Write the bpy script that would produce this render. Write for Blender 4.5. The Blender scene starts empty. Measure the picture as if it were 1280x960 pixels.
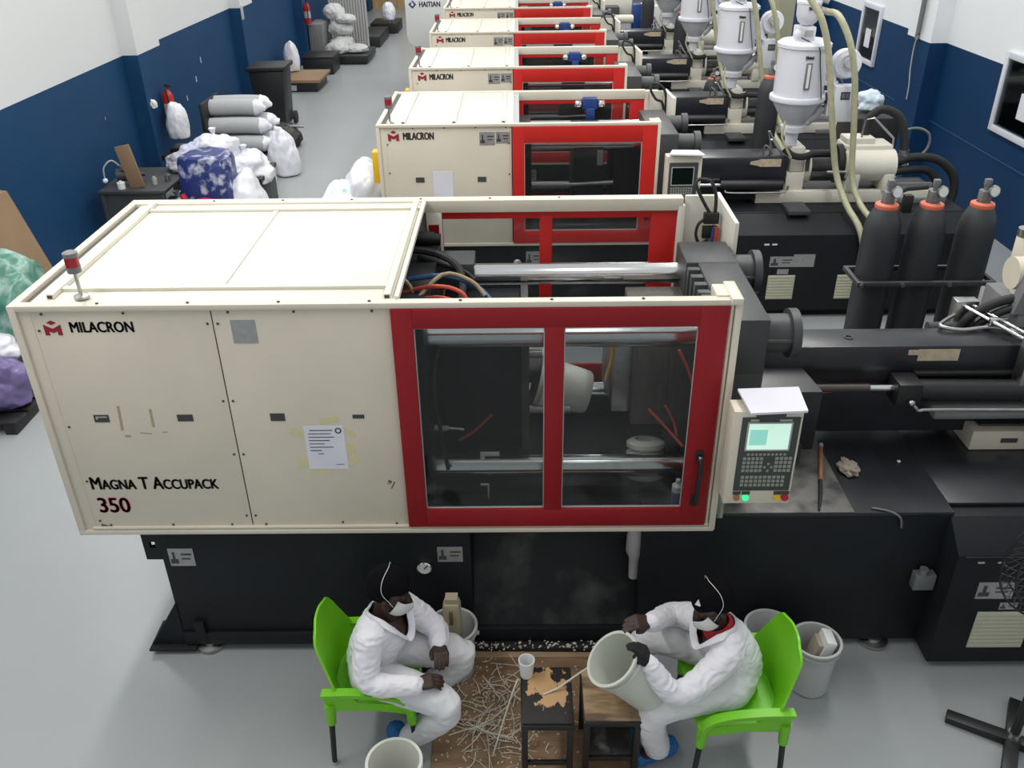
import bpy, bmesh, math, random
from mathutils import Vector, Matrix, noise
random.seed(7)
C = bpy.context.scene
COL = C.collection
R = math.radians
V = Vector
# ------------------------------------------------------------------ camera
cam = bpy.data.objects.new('camera', bpy.data.cameras.new('camera'))
COL.objects.link(cam)
C.camera = cam
cam.data.sensor_width = 36
cam.data.lens = 1099.71 / 1280 * 36
cam.data.clip_start = .05
cam.data.clip_end = 200
cx_ = V((0.99990932, 0.00508204, -0.01247069)); cy_ = V((0.00829846, 0.49679378, 0.86782894)); cz_ = -V((-0.0106057, 0.86785374, -0.49670656))
cam.matrix_world = Matrix(((cx_.x, cy_.x, cz_.x, 0), (cx_.y, cy_.y, cz_.y, 0), (cx_.z, cy_.z, cz_.z, 4.1), (0, 0, 0, 1)))
# ------------------------------------------------------------------ light
w = bpy.data.worlds.new('world'); C.world = w; w.use_nodes = True
w.node_tree.nodes['Background'].inputs[0].default_value = (.93, .97, 1, 1)
w.node_tree.nodes['Background'].inputs[1].default_value = .62
def area(x, y, z, sx, sy, power, col=(1, .985, .95)):
    l = bpy.data.lights.new('unseen_light', 'AREA'); l.shape = 'RECTANGLE'; l.size = sx; l.size_y = sy; l.energy = power; l.color = col
    o = bpy.data.objects.new('unseen_light', l); COL.objects.link(o); o.location = (x, y, z)
    return o
for yy in (6.2, 10.5, 15, 19.5, 24, 29):
    area(-3.2, yy, 7.2, .5, 3.2, 165 if yy < 7 else 105)
    area(2.6, yy, 7.2, .5, 3.2, 175 if yy < 7 else 130)
wall_fill = area(-5.6, 9.6, 5.3, 2.6, 1.0, 70, (.95, .98, 1)); wall_fill.rotation_euler = (0, R(-90), 0)  # unseen wall light, added to brighten the left floor with its reflection
area(-3.6, 2.6, 7.2, .5, 3.2, 145)
area(.8, 2.2, 7.2, .5, 3.0, 22)  # weak front light, added as fill for the workers and machine face
C.view_settings.view_transform = 'Standard'; C.view_settings.look = 'None'
C.view_settings.gamma = 1; C.view_settings.use_curve_mapping = False
C.view_settings.exposure = 0.0

# ------------------------------------------------------------------ materials
def mat(name, col, rough=.5, metal=0, var=0, vscale=6, bump=0, bscale=40, col2=None, thr=None, spec=.5, emit=0, stretch=None):
    m = bpy.data.materials.new(name); m.use_nodes = True
    nt = m.node_tree; b = nt.nodes['Principled BSDF']
    b.inputs['Base Color'].default_value = (*col, 1); b.inputs['Roughness'].default_value = rough
    b.inputs['Metallic'].default_value = metal; b.inputs['Specular IOR Level'].default_value = spec
    tc = nt.nodes.new('ShaderNodeTexCoord')
    src = tc.outputs['Object']
    if stretch:
        mp = nt.nodes.new('ShaderNodeMapping'); mp.inputs['Scale'].default_value = stretch
        nt.links.new(src, mp.inputs[0]); src = mp.outputs[0]
    if var or col2:
        n = nt.nodes.new('ShaderNodeTexNoise'); n.inputs['Scale'].default_value = vscale; n.inputs['Detail'].default_value = 6
        nt.links.new(src, n.inputs['Vector'])
        r = nt.nodes.new('ShaderNodeValToRGB')
        if col2:
            t = thr or (.45, .6)
            r.color_ramp.elements[0].position = t[0]; r.color_ramp.elements[1].position = t[1]
            r.color_ramp.elements[0].color = (*col, 1); r.color_ramp.elements[1].color = (*col2, 1)
        else:
            r.color_ramp.elements[0].position = .3; r.color_ramp.elements[1].position = .7
            r.color_ramp.elements[0].color = (*[c * (1 - var) for c in col], 1); r.color_ramp.elements[1].color = (*[min(1, c * (1 + var)) for c in col], 1)
        nt.links.new(n.outputs['Fac'], r.inputs[0]); nt.links.new(r.outputs[0], b.inputs['Base Color'])
    if bump:
        n2 = nt.nodes.new('ShaderNodeTexNoise'); n2.inputs['Scale'].default_value = bscale; n2.inputs['Detail'].default_value = 4
        nt.links.new(src, n2.inputs['Vector'])
        bp = nt.nodes.new('ShaderNodeBump'); bp.inputs['Strength'].default_value = bump; bp.inputs['Distance'].default_value = .01
        nt.links.new(n2.outputs['Fac'], bp.inputs['Height']); nt.links.new(bp.outputs[0], b.inputs['Normal'])
    if emit:
        b.inputs['Emission Color'].default_value = (*col, 1); b.inputs['Emission Strength'].default_value = emit
    return m
def glass(name, tint=(.85, .88, .88), refl=.5, haze=0.0):
    m = bpy.data.materials.new(name); m.use_nodes = True; nt = m.node_tree; nt.nodes.clear()
    o = nt.nodes.new('ShaderNodeOutputMaterial'); t = nt.nodes.new('ShaderNodeBsdfTransparent'); t.inputs[0].default_value = (*tint, 1)
    g = nt.nodes.new('ShaderNodeBsdfGlossy'); g.inputs['Roughness'].default_value = .06
    f = nt.nodes.new('ShaderNodeFresnel'); f.inputs[0].default_value = 1.45
    mu = nt.nodes.new('ShaderNodeMath'); mu.operation = 'MULTIPLY'; mu.inputs[1].default_value = refl
    mx = nt.nodes.new('ShaderNodeMixShader')
    nt.links.new(f.outputs[0], mu.inputs[0]); nt.links.new(mu.outputs[0], mx.inputs[0])
    nt.links.new(t.outputs[0], mx.inputs[1]); nt.links.new(g.outputs[0], mx.inputs[2])
    out = mx.outputs[0]
    if haze:
        d = nt.nodes.new('ShaderNodeBsdfDiffuse'); d.inputs[0].default_value = (.7, .7, .68, 1)
        m2 = nt.nodes.new('ShaderNodeMixShader'); m2.inputs[0].default_value = haze
        nt.links.new(out, m2.inputs[1]); nt.links.new(d.outputs[0], m2.inputs[2]); out = m2.outputs[0]
    nt.links.new(out, o.inputs[0])
    return m
M = {}
M['cream'] = mat('cream_paint', (.66, .60, .49), .42, var=.05, vscale=2)
M['cream2'] = mat('pale_paint', (.68, .655, .56), .42, var=.04, vscale=2)
M['red'] = mat('dark_red_paint', (.27, .010, .014), .45, var=.06, vscale=2, spec=.25)
M['red2'] = mat('bright_red_paint', (.52, .020, .016), .45, var=.05, vscale=2, spec=.25)
M['black'] = mat('anthracite_paint', (.011, .013, .016), .5, var=.15, vscale=3, spec=.22)
M['deck'] = mat('deck_paint', (.018, .020, .024), .3, var=.3, vscale=4, bump=.05, bscale=15)
M['dark'] = mat('dark_grey_paint', (.045, .048, .05), .5, var=.15, vscale=4)
M['grey'] = mat('mid_grey_paint', (.16, .165, .165), .55, var=.1, vscale=4)
M['blk'] = mat('black_plastic', (.012, .012, .013), .45)
M['rubber'] = mat('black_rubber', (.012, .012, .012), .65)
M['chrome'] = mat('chrome', (.75, .75, .74), .16, 1)
M['steel'] = mat('steel', (.45, .45, .44), .35, 1, var=.15, vscale=12)
M['wornplate'] = mat('worn_steel_plate', (.16, .155, .145), .5, .3, col2=(.05, .05, .05), thr=(.42, .68), vscale=7, bump=.1)
M['white'] = mat('white_plastic', (.74, .75, .74), .4)
M['hopper'] = mat('hopper_paint', (.70, .71, .76), .35)
M['hoppercone'] = mat('hopper_cone_metal', (.50, .51, .54), .4, .2)
M['hose'] = mat('clear_hose', (.42, .41, .27), .35, var=.12, vscale=20)
M['olive'] = mat('olive_paint', (.30, .30, .20), .6)
M['red_lens'] = mat('red_lens', (.33, .012, .025), .3)
M['lgrey'] = mat('light_grey', (.42, .42, .41), .5)
M['paper'] = mat('paper', (.70, .69, .75), .8, var=.03)
M['ink'] = mat('ink', (.05, .05, .05), .7)
M['inkb'] = mat('text_grey', (.048, .045, .038), .6)
M['logo'] = mat('logo_red', (.30, .010, .022), .5)
M['labelg'] = mat('label_silver', (.36, .36, .36), .35, .4, var=.1, vscale=30)
M['labelt'] = mat('label_tan', (.52, .42, .30), .6, var=.2, vscale=20)
M['vent'] = mat('vent_beige', (.50, .49, .37), .6)
M['orange'] = mat('orange_collar', (.62, .15, .085), .5)
M['bottle'] = mat('bottle_paint', (.030, .033, .037), .5, var=.12, vscale=3)
M['green'] = mat('green_plastic', (.17, .53, .014), .38)
M['cloth'] = mat('white_cloth', (.76, .75, .78), .85, bump=.25, bscale=300)
M['cloth2'] = mat('white_trouser_cloth', (.70, .70, .71), .85, bump=.25, bscale=300)
M['skin'] = mat('dark_skin', (.040, .018, .012), .5, var=.1, vscale=15)
M['cap'] = mat('black_cap', (.004, .004, .005), .9, spec=.1)
M['glove'] = mat('black_glove', (.007, .007, .008), .8)
M['mask'] = mat('mask_cloth', (.62, .62, .60), .85, bump=.2, bscale=100)
M['redcloth'] = mat('red_cloth', (.45, .02, .035), .8)
M['shoe'] = mat('blue_shoe_cover', (.012, .13, .36), .5, bump=.5, bscale=60)
M['bucket'] = mat('bucket_plastic', (.62, .62, .56), .42)
M['bucket2'] = mat('grey_white_bucket', (.45, .46, .45), .45)
M['ply'] = mat('plywood', (.30, .19, .105), .7, col2=(.20, .12, .06), thr=(.4, .65), vscale=5, stretch=(.6, 4, 1), bump=.1)
M['woodworn'] = mat('worn_board', (.50, .30, .14), .65, col2=(.012, .011, .010), thr=(.50, .53), vscale=17, stretch=(1.3, .8, 1))
def worn_centre(m):
    nt = m.node_tree; ra = next(n for n in nt.nodes if n.type == 'VALTORGB'); no = next(n for n in nt.nodes if n.type == 'TEX_NOISE'); tc = next(n for n in nt.nodes if n.type == 'TEX_COORD')
    mp = nt.nodes.new('ShaderNodeMapping'); mp.inputs['Scale'].default_value = (8.6, 6.2, 0); mp.inputs['Location'].default_value = (-.1, -.15, 0)
    gr = nt.nodes.new('ShaderNodeVectorMath'); gr.operation = 'LENGTH'; mu = nt.nodes.new('ShaderNodeMath'); mu.operation = 'MULTIPLY_ADD'; mu.inputs[1].default_value = .37; mu.inputs[2].default_value = -.235
    ad = nt.nodes.new('ShaderNodeMath'); ad.operation = 'ADD'
    nt.links.new(tc.outputs['Object'], mp.inputs[0]); nt.links.new(mp.outputs[0], gr.inputs[0]); nt.links.new(gr.outputs['Value'], mu.inputs[0])
    nt.links.new(mu.outputs[0], ad.inputs[0]); nt.links.new(no.outputs['Fac'], ad.inputs[1]); nt.links.new(ad.outputs[0], ra.inputs[0])
worn_centre(M['woodworn'])
M['board2'] = mat('stained_board', (.40, .27, .145), .65, col2=(.13, .085, .05), thr=(.42, .66), vscale=9, stretch=(.5, 2, 1))
M['scrap'] = mat('scrap_plastic', (.62, .58, .48), .5)
M['card'] = mat('cardboard', (.27, .175, .10), .8, var=.06, vscale=3)
M['yellow'] = mat('yellow_paint', (.80, .50, .008), .45)
M['bagw'] = mat('white_film', (.74, .75, .80), .3, bump=.3, bscale=14)
M['bagblue'] = mat('blue_bundle', (.02, .035, .16), .3, col2=(.55, .57, .68), thr=(.52, .66), vscale=6, bump=.4, bscale=12)
M['baggreen'] = mat('green_bag', (.07, .22, .16), .3, col2=(.42, .56, .51), thr=(.42, .68), vscale=5, bump=.4, bscale=10)
M['bagteal'] = mat('teal_white_bag', (.80, .85, .86), .3, col2=(.35, .62, .60), thr=(.58, .7), vscale=5, bump=.4, bscale=10)
M['bagpurple'] = mat('purple_bag', (.15, .115, .27), .3, var=.2, vscale=6, bump=.4, bscale=10)
M['foam'] = mat('foam_roll', (.45, .46, .47), .8, bump=.2, bscale=30)
M['redtag'] = mat('red_strap', (.42, .012, .03), .5)
M['fire'] = mat('fire_red', (.45, .015, .015), .35)
M['wood'] = mat('pale_wood', (.50, .33, .15), .6, var=.2, vscale=8, stretch=(1, 1, .2))
M['copper'] = mat('copper_handle', (.38, .17, .085), .4, .3, var=.2, vscale=20)
M['blue'] = mat('blue_paint', (.010, .045, .20), .45)
M['cableR'] = mat('red_cable', (.50, .07, .04), .5)
M['cableB'] = mat('blue_cable', (.02, .08, .20), .5)
M['cableT'] = mat('tan_cable', (.30, .22, .13), .5)
M['cableY'] = mat('orange_yellow_cable', (.60, .34, .06), .5)
M['teal'] = mat('dark_green_paint', (.01, .12, .085), .4)
M['rag'] = mat('grey_rag', (.28, .25, .20), .9, bump=.6, bscale=25)
M['screen'] = mat('lit_screen', (.62, .86, .72), .4, emit=.55)
M['screen2'] = mat('lit_screen_field', (.30, .72, .62), .4, emit=.4)
M['screenoff'] = mat('dark_screen', (.006, .01, .008), .15)
M['keypad'] = mat('keypad_green_grey', (.045, .055, .05), .5)
M['key'] = mat('key_caps', (.28, .29, .25), .6)
M['led'] = mat('green_led', (.03, .8, .25), .3, emit=1.0)
M['dirt'] = mat('tape_residue', (.40, .33, .22), .8)
M['tapey'] = mat('yellow_tape_residue', (.62, .57, .33), .7)
M['pane'] = glass('machine_window', (.74, .76, .76), .45, .012)
M['wglass'] = glass('wall_window_glass', (.55, .6, .62), .8)
M['film'] = glass('clear_film', (.9, .9, .93), .5, .25)
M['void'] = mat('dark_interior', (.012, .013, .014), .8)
# floor
def floor_mat():
    m = mat('epoxy_floor', (.33, .345, .35), .30, var=.035, vscale=.8, bump=.02, bscale=3)
    return m
M['floor'] = floor_mat()
def wall_mat(name, zb, white, blue):
    m = bpy.data.materials.new(name); m.use_nodes = True; nt = m.node_tree; b = nt.nodes['Principled BSDF']
    b.inputs['Roughness'].default_value = .55; b.inputs['Specular IOR Level'].default_value = .22
    g = nt.nodes.new('ShaderNodeNewGeometry'); s = nt.nodes.new('ShaderNodeSeparateXYZ'); nt.links.new(g.outputs['Position'], s.inputs[0])
    gt = nt.nodes.new('ShaderNodeMath'); gt.operation = 'GREATER_THAN'; gt.inputs[1].default_value = zb; nt.links.new(s.outputs['Z'], gt.inputs[0])
    n = nt.nodes.new('ShaderNodeTexNoise'); n.inputs['Scale'].default_value = 2.2; n.inputs['Detail'].default_value = 5
    nt.links.new(g.outputs['Position'], n.inputs['Vector'])
    mx0 = nt.nodes.new('ShaderNodeMix'); mx0.data_type = 'RGBA'; mx0.inputs[6].default_value = (*[c * .85 for c in blue], 1); mx0.inputs[7].default_value = (*[c * 1.15 for c in blue], 1)
    nt.links.new(n.outputs['Fac'], mx0.inputs[0])
    mx = nt.nodes.new('ShaderNodeMix'); mx.data_type = 'RGBA'; mx.inputs[7].default_value = (*white, 1)
    nt.links.new(gt.outputs[0], mx.inputs[0]); nt.links.new(mx0.outputs[2], mx.inputs[6]); nt.links.new(mx.outputs[2], b.inputs['Base Color'])
    return m
M['wallL'] = wall_mat('left_wall_paint', 2.0, (.66, .67, .67), (.008, .048, .125))
M['wallR'] = wall_mat('right_wall_paint', 2.0, (.78, .80, .82), (.004, .036, .105))

# ------------------------------------------------------------------ mesh helpers
class B:
    k = 0
    def __init__(s): s.bm = bmesh.new()
    def box(s, x0, x1, y0, y1, z0, z1, bv=.004, rot=None):
        B.k = (B.k + 7) % 23; j = B.k * 1.6e-5; x0 -= j; x1 += j; y0 -= j; y1 += j; z0 -= j; z1 += j   # keeps neighbouring faces from coinciding
        vs = [s.bm.verts.new((x, y, z)) for x in (x0, x1) for y in (y0, y1) for z in (z0, z1)]
        fs = [(0, 1, 3, 2), (4, 6, 7, 5), (0, 4, 5, 1), (2, 3, 7, 6), (0, 2, 6, 4), (1, 5, 7, 3)]
        f = [s.bm.faces.new([vs[i] for i in q]) for q in fs]
        if rot:   # (axis, degrees, pivot)
            bmesh.ops.rotate(s.bm, verts=vs, cent=rot[2], matrix=Matrix.Rotation(R(rot[1]), 3, rot[0]))
        mn = min(abs(x1 - x0), abs(y1 - y0), abs(z1 - z0))
        if bv and mn > bv * 2.2:
            es = list({e for q in f for e in q.edges})
            bmesh.ops.bevel(s.bm, geom=es, offset=bv, segments=2, profile=.5, affect='EDGES')
        return s
    def cyl(s, p0, p1, r0, r1=None, n=18, cap=True):
        return s.tube([p0, p1], [r0, r0 if r1 is None else r1], n, cap, False)
    def tube(s, pts, r, n=8, cap=True, smooth=True, k=4):
        pts = [V(p) for p in pts]
        rs = list(r) if isinstance(r, (list, tuple)) else [r] * len(pts)
        if smooth and len(pts) > 2:
            P, RR = [], []
            for i in range(len(pts) - 1):
                a = pts[max(i - 1, 0)]; b = pts[i]; c = pts[i + 1]; d = pts[min(i + 2, len(pts) - 1)]
                for j in range(k):
                    t = j / k
                    P.append(.5 * ((2 * b) + (c - a) * t + (2 * a - 5 * b + 4 * c - d) * t * t + (3 * b - a - 3 * c + d) * t ** 3))
                    RR.append(rs[i] + (rs[i + 1] - rs[i]) * t)
            P.append(pts[-1]); RR.append(rs[-1]); pts, rs = P, RR
        up = None; rings = []
        for i, p in enumerate(pts):
            t = (pts[min(i + 1, len(pts) - 1)] - pts[max(i - 1, 0)]).normalized()
            if up is None:
                up = V((0, 0, 1)) if abs(t.z) < .9 else V((1, 0, 0))
            a = t.cross(up)
            if a.length < 1e-4: a = t.cross(V((1, 0, 0)))
            a.normalize(); b = a.cross(t).normalized(); up = b
            rings.append([s.bm.verts.new(p + (a * math.cos(2 * math.pi * q / n) + b * math.sin(2 * math.pi * q / n)) * rs[i]) for q in range(n)])
        for i in range(len(rings) - 1):
            for q in range(n):
                s.bm.faces.new((rings[i][q], rings[i][(q + 1) % n], rings[i + 1][(q + 1) % n], rings[i + 1][q]))
        if cap:
            s.bm.faces.new(rings[0][::-1]); s.bm.faces.new(rings[-1])
        return s
    def lathe(s, prof, o=(0, 0, 0), n=28, mtx=None, closed=False):
        mtx = mtx or Matrix.Identity(3); o = V(o); rings = []; vs = []
        for (r, z) in prof:
            if r < 1e-5: ring = [s.bm.verts.new(o + mtx @ V((0, 0, z)))]
            else: ring = [s.bm.verts.new(o + mtx @ V((r * math.cos(2 * math.pi * q / n), r * math.sin(2 * math.pi * q / n), z))) for q in range(n)]
            rings.append(ring)
        if closed: rings.append(rings[0])
        for a, b in zip(rings, rings[1:]):
            for q in range(n):
                q1 = (q + 1) % n
                if len(a) == 1 and len(b) == 1: continue
                if len(a) == 1: s.bm.faces.new((a[0], b[q], b[q1]))
                elif len(b) == 1: s.bm.faces.new((a[q], b[0], a[q1]))
                else: s.bm.faces.new((a[q], b[q], b[q1], a[q1]))
        return s
    def prism(s, pts, d, bv=0):
        d = V(d); a = [s.bm.verts.new(V(p)) for p in pts]; b = [s.bm.verts.new(V(p) + d) for p in pts]; n = len(a)
        f = [s.bm.faces.new(a[::-1]), s.bm.faces.new(b)]
        for i in range(n): f.append(s.bm.faces.new((a[i], a[(i + 1) % n], b[(i + 1) % n], b[i])))
        if bv: bmesh.ops.bevel(s.bm, geom=list({e for q in f for e in q.edges}), offset=bv, segments=2, profile=.5, affect='EDGES')
        return s
    def frame(s, x0, x1, z0, z1, y0, y1, wl, wr, wb, wt, bv=.004):
        s.box(x0, x0 + wl, y0, y1, z0, z1, bv); s.box(x1 - wr, x1, y0, y1, z0, z1, bv)
        s.box(x0 + wl - .001, x1 - wr + .001, y0, y1, z0, z0 + wb, bv); s.box(x0 + wl - .001, x1 - wr + .001, y0, y1, z1 - wt, z1, bv)
        return s
    def ball(s, c, r, sx=1, sy=1, sz=1, sub=3, mtx=None):
        m4 = Matrix.Translation(V(c)) @ ((mtx.to_4x4() if mtx else Matrix.Identity(4))) @ Matrix.Diagonal((sx, sy, sz, 1))
        bmesh.ops.create_icosphere(s.bm, subdivisions=sub, radius=r, matrix=m4)
        return s
    def capsule(s, pts, rs, n=14):
        pts = [V(p) for p in pts]
        s.tube(pts, rs, n, True, len(pts) > 2, 5)
        s.ball(pts[0], rs[0], sub=2); s.ball(pts[-1], rs[-1], sub=2)
        return s
    def move(s, f):
        for v in s.bm.verts: v.co = V(f(v.co))
        return s

def worldloc(p):
    l = V((0, 0, 0))
    while p: l += p.location; p = p.parent
    return l
def obj(name, b, m, parent=None, label=None, smooth=True, ang=38, kind=None):
    bm = b.bm if isinstance(b, B) else b
    if parent:
        l = worldloc(parent)
        if l.length: bmesh.ops.translate(bm, verts=bm.verts, vec=-l)
    bmesh.ops.recalc_face_normals(bm, faces=bm.faces)
    if smooth:
        for f in bm.faces: f.smooth = True
        lim = R(ang)
        for e in bm.edges:
            e.smooth = len(e.link_faces) == 2 and e.calc_face_angle(0) < lim
    me = bpy.data.meshes.new(name); bm.to_mesh(me); bm.free()
    me.materials.append(M[m] if isinstance(m, str) else m)
    o = bpy.data.objects.new(name, me); COL.objects.link(o)
    if parent: o.parent = parent
    if label: o['label'] = label
    if kind: o['kind'] = kind
    return o
def mobj(name, me, m, parent=None, label=None):
    if parent:
        l = worldloc(parent); me.transform(Matrix.Translation(-l))
    me.materials.clear(); me.materials.append(M[m] if isinstance(m, str) else m)
    o = bpy.data.objects.new(name, me); COL.objects.link(o)
    if parent: o.parent = parent
    if label: o['label'] = label
    return o
def thing(name, label, cat, loc=(0, 0, 0), group=None):
    o = bpy.data.objects.new(name, None); COL.objects.link(o); o.location = loc
    o['label'] = label; o['category'] = cat
    if group: o['group'] = group
    return o
def tag(o, label, cat, group=None, kind=None):
    o['label'] = label; o['category'] = cat
    if group: o['group'] = group
    if kind: o['kind'] = kind
    return o
def struct(name, b, m, parent=None):
    o = obj(name, b, m, parent)
    if not parent: o['kind'] = 'structure'
    return o
def copy_tree(o, parent=None):
    c = o.copy(); COL.objects.link(c); c.parent = parent
    for ch in o.children: copy_tree(ch, c)
    return c
def bake(b, voxel, smooth=6, fn=None):
    me = bpy.data.meshes.new('tmp'); b.bm.to_mesh(me); b.bm.free()
    o = bpy.data.objects.new('tmp', me); COL.objects.link(o)
    m1 = o.modifiers.new('r', 'REMESH'); m1.mode = 'VOXEL'; m1.voxel_size = voxel; m1.use_smooth_shade = True
    if smooth:
        m2 = o.modifiers.new('s', 'SMOOTH'); m2.iterations = smooth; m2.factor = .5
    dg = bpy.context.evaluated_depsgraph_get()
    r = bpy.data.meshes.new_from_object(o.evaluated_get(dg))
    bpy.data.objects.remove(o); bpy.data.meshes.remove(me)
    if fn:
        ns = [v.normal.copy() for v in r.vertices]
        for v, nn in zip(r.vertices, ns): v.co = fn(v.co, nn)
    for p in r.polygons: p.use_smooth = True
    return r
def text(name, s, size, loc, m, parent=None, sx=1, bold=0, depth=.0012, face='front', align='LEFT', label=None, small=None):
    c = bpy.data.curves.new('txt', 'FONT'); c.body = s; c.size = size; c.extrude = depth; c.align_x = align; c.resolution_u = 4
    if small:
        c.small_caps_scale = small
        for i, ch in enumerate(s):
            if ch.islower(): c.body_format[i].use_small_caps = True
    o = bpy.data.objects.new('txt', c); COL.objects.link(o)
    dg = bpy.context.evaluated_depsgraph_get(); dg.update()
    me = bpy.data.meshes.new_from_object(o.evaluated_get(dg))
    bpy.data.objects.remove(o); bpy.data.curves.remove(c)
    if bold:
        bm = bmesh.new()
        for dx, dy in ((-bold, 0), (bold, 0), (0, -bold * .5), (0, bold * .5)):
            k0 = len(bm.verts); bm.from_mesh(me); bm.verts.ensure_lookup_table()
            bmesh.ops.translate(bm, verts=bm.verts[k0:], vec=(dx / sx, dy, 0))
        bm.to_mesh(me); bm.free()
    rot = {'front': Matrix.Rotation(R(90), 4, 'X'), 'left': Matrix.Rotation(R(-90), 4, 'Z') @ Matrix.Rotation(R(90), 4, 'X')}[face] if isinstance(face, str) else face
    me.transform(Matrix.Translation(V(loc)) @ rot @ Matrix.Diagonal((sx, 1, 1, 1)))
    me.name = name
    return mobj(name, me, m, parent, label)
def nz(p, s, k=0): return noise.noise(V(p) * s + V((k * 7.3, k * 3.1, k * 1.7)))

# ------------------------------------------------------------------ setting
b = B(); b.box(-6.2, 6.6, -1.5, 42, -.2, 0, 0); struct('floor', b, 'floor')
b = B(); b.box(-5.9, -5.65, -1.5, 42, 0, 7.6, 0); struct('wall_left', b, 'wallL')
b = B(); b.box(6.14, 6.4, -1.5, 42, 0, 7.6, 0); struct('wall_right', b, 'wallR')
b = B(); b.box(-5.9, 6.4, 42, 42.2, 0, 7.6, 0); struct('wall_back', b, 'wallL')
n = 0
for y0, y1 in ((13.2, 14.1), (18.55, 19.45), (23.9, 24.8), (29.3, 30.2), (34.7, 35.6)):
    n += 1; b = B(); b.box(-5.66, -5.44, y0, y1, 0, 7.6, 0); struct('trim_%d' % n, b, 'wallL')
for y0, y1 in ((8.0, 8.85), (13.4, 14.24), (18.8, 19.65), (24.2, 25), (29.6, 30.4)):
    n += 1; b = B(); b.box(5.9, 6.15, y0, y1, 0, 7.6, 0); struct('trim_%d' % n, b, 'wallR')
# faint horizontal joint line on right wall
b = B(); b.box(6.130, 6.1405, 9, 18, .90, .915, 0); n += 1; struct('trim_%d' % n, b, mat('joint_line', (.02, .075, .16), .5))
# right wall windows
M['frame'] = mat('white_frame', (.66, .68, .74), .4)
k = 0
for y0, y1 in ((10.0, 11.62), (15.95, 16.85), (21.6, 22.8), (27.2, 28.4)):
    k += 1
    t = bpy.data.objects.new('window_%d' % k, None); COL.objects.link(t); t.location = (6.14, y0, 1.22); t['kind'] = 'structure'
    b = B(); z0, z1 = 1.22, 2.18; e = .075
    for q in ((y0, y0 + e, z0, z1), (y1 - e, y1, z0, z1), (y0 + e, y1 - e, z0, z0 + e), (y0 + e, y1 - e, z1 - e, z1)): b.box(6.09, 6.16, q[0], q[1], q[2], q[3])
    obj('window_frame', b, 'frame', t)
    b = B(); b.box(6.115, 6.125, y0 + e, y1 - e, z0 + e, z1 - e, 0); obj('window_pane', b, 'wglass', t)
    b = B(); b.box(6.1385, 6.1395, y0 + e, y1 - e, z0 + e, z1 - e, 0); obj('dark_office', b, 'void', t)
    if k < 3:
        b = B(); c = (y0 + y1) / 2 + .02; ww = .13 if k == 2 else .24
        b.box(6.105, 6.112, c - ww, c + ww - .02, 1.48, 1.78, 0)
        tag(obj('notice_sheet', b, 'paper'), 'white sheet taped in the %s window of the right wall' % ('nearest dark' if k == 1 else 'second dark'), 'paper')
# ------------------------------------------------------------------ the large front machine
def logo_mark(x, y, z, s, parent):
    b = B()
    d = .0015
    b.prism([(x + .5 * s, y, z + .95 * s), (x + .78 * s, y, z + .80 * s), (x + .5 * s, y, z + .65 * s), (x + .22 * s, y, z + .80 * s)], (0, d, 0))
    b.prism([(x, y, z + .68 * s), (x + .5 * s, y, z + .42 * s), (x + s, y, z + .68 * s), (x + s, y, z), (x + .74 * s, y, z), (x + .74 * s, y, z + .26 * s),
             (x + .5 * s, y, z + .14 * s), (x + .26 * s, y, z + .26 * s), (x + .26 * s, y, z), (x, y, z)], (0, d, 0))
    obj('logo', b, 'logo', parent, 'dark red angular M emblem', smooth=False)
def warn_label(name, x0, x1, z0, z1, y, parent, m='labelg', pict=True, label=None):
    b = B(); b.box(x0, x1, y - .002, y, z0, z1, 0); o = obj(name, b, m, parent, label)
    if pict:
        w_, h_ = x1 - x0, z1 - z0
        b = B()
        b.box(x0 + .05 * w_, x0 + .35 * w_, y - .003, y - .002, z0 + .15 * h_, z0 + .4 * h_, 0)
        b.box(x0 + .15 * w_, x0 + .25 * w_, y - .003, y - .002, z0 + .4 * h_, z0 + .8 * h_, 0)
        b.box(x0 + .5 * w_, x0 + .92 * w_, y - .003, y - .002, z0 + .62 * h_, z0 + .72 * h_, 0)
        b.box(x0 + .5 * w_, x0 + .85 * w_, y - .003, y - .002, z0 + .38 * h_, z0 + .46 * h_, 0)
        obj('pictogram', b, 'ink', o)
    return o
def screws(pts, y, parent, r=.0065):
    for x, z in pts:
        b = B(); b.cyl((x, y, z), (x, y - .004, z), r, n=8); obj('screw', b, 'ink', parent)
def beacon(x, y, z, parent, s=1):
    p = B(); p.lathe([(0, 0), (.036 * s, 0), (.036 * s, .012 * s), (.014 * s, .02 * s), (.0095 * s, .022 * s), (.0095 * s, .14 * s), (0, .14 * s)], (x, y, z), 20)
    o = obj('beacon', p, 'steel', parent, 'small signal lamp on a stem')
    q = B(); q.lathe([(0, .135 * s), (.033 * s, .135 * s), (.034 * s, .165 * s), (0, .165 * s)], (x, y, z), 20); obj('lamp_base', q, 'grey', o)
    q = B(); q.lathe([(0, .165 * s), (.033 * s, .165 * s), (.033 * s, .215 * s), (0, .215 * s)], (x, y, z), 20); obj('lamp_lens', q, 'red_lens', o, 'dark red lens')
    q = B(); q.lathe([(0, .215 * s), (.035 * s, .215 * s), (.035 * s, .235 * s), (.02 * s, .242 * s), (0, .242 * s)], (x, y, z), 20); obj('lamp_cap', q, 'grey', o)
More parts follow.
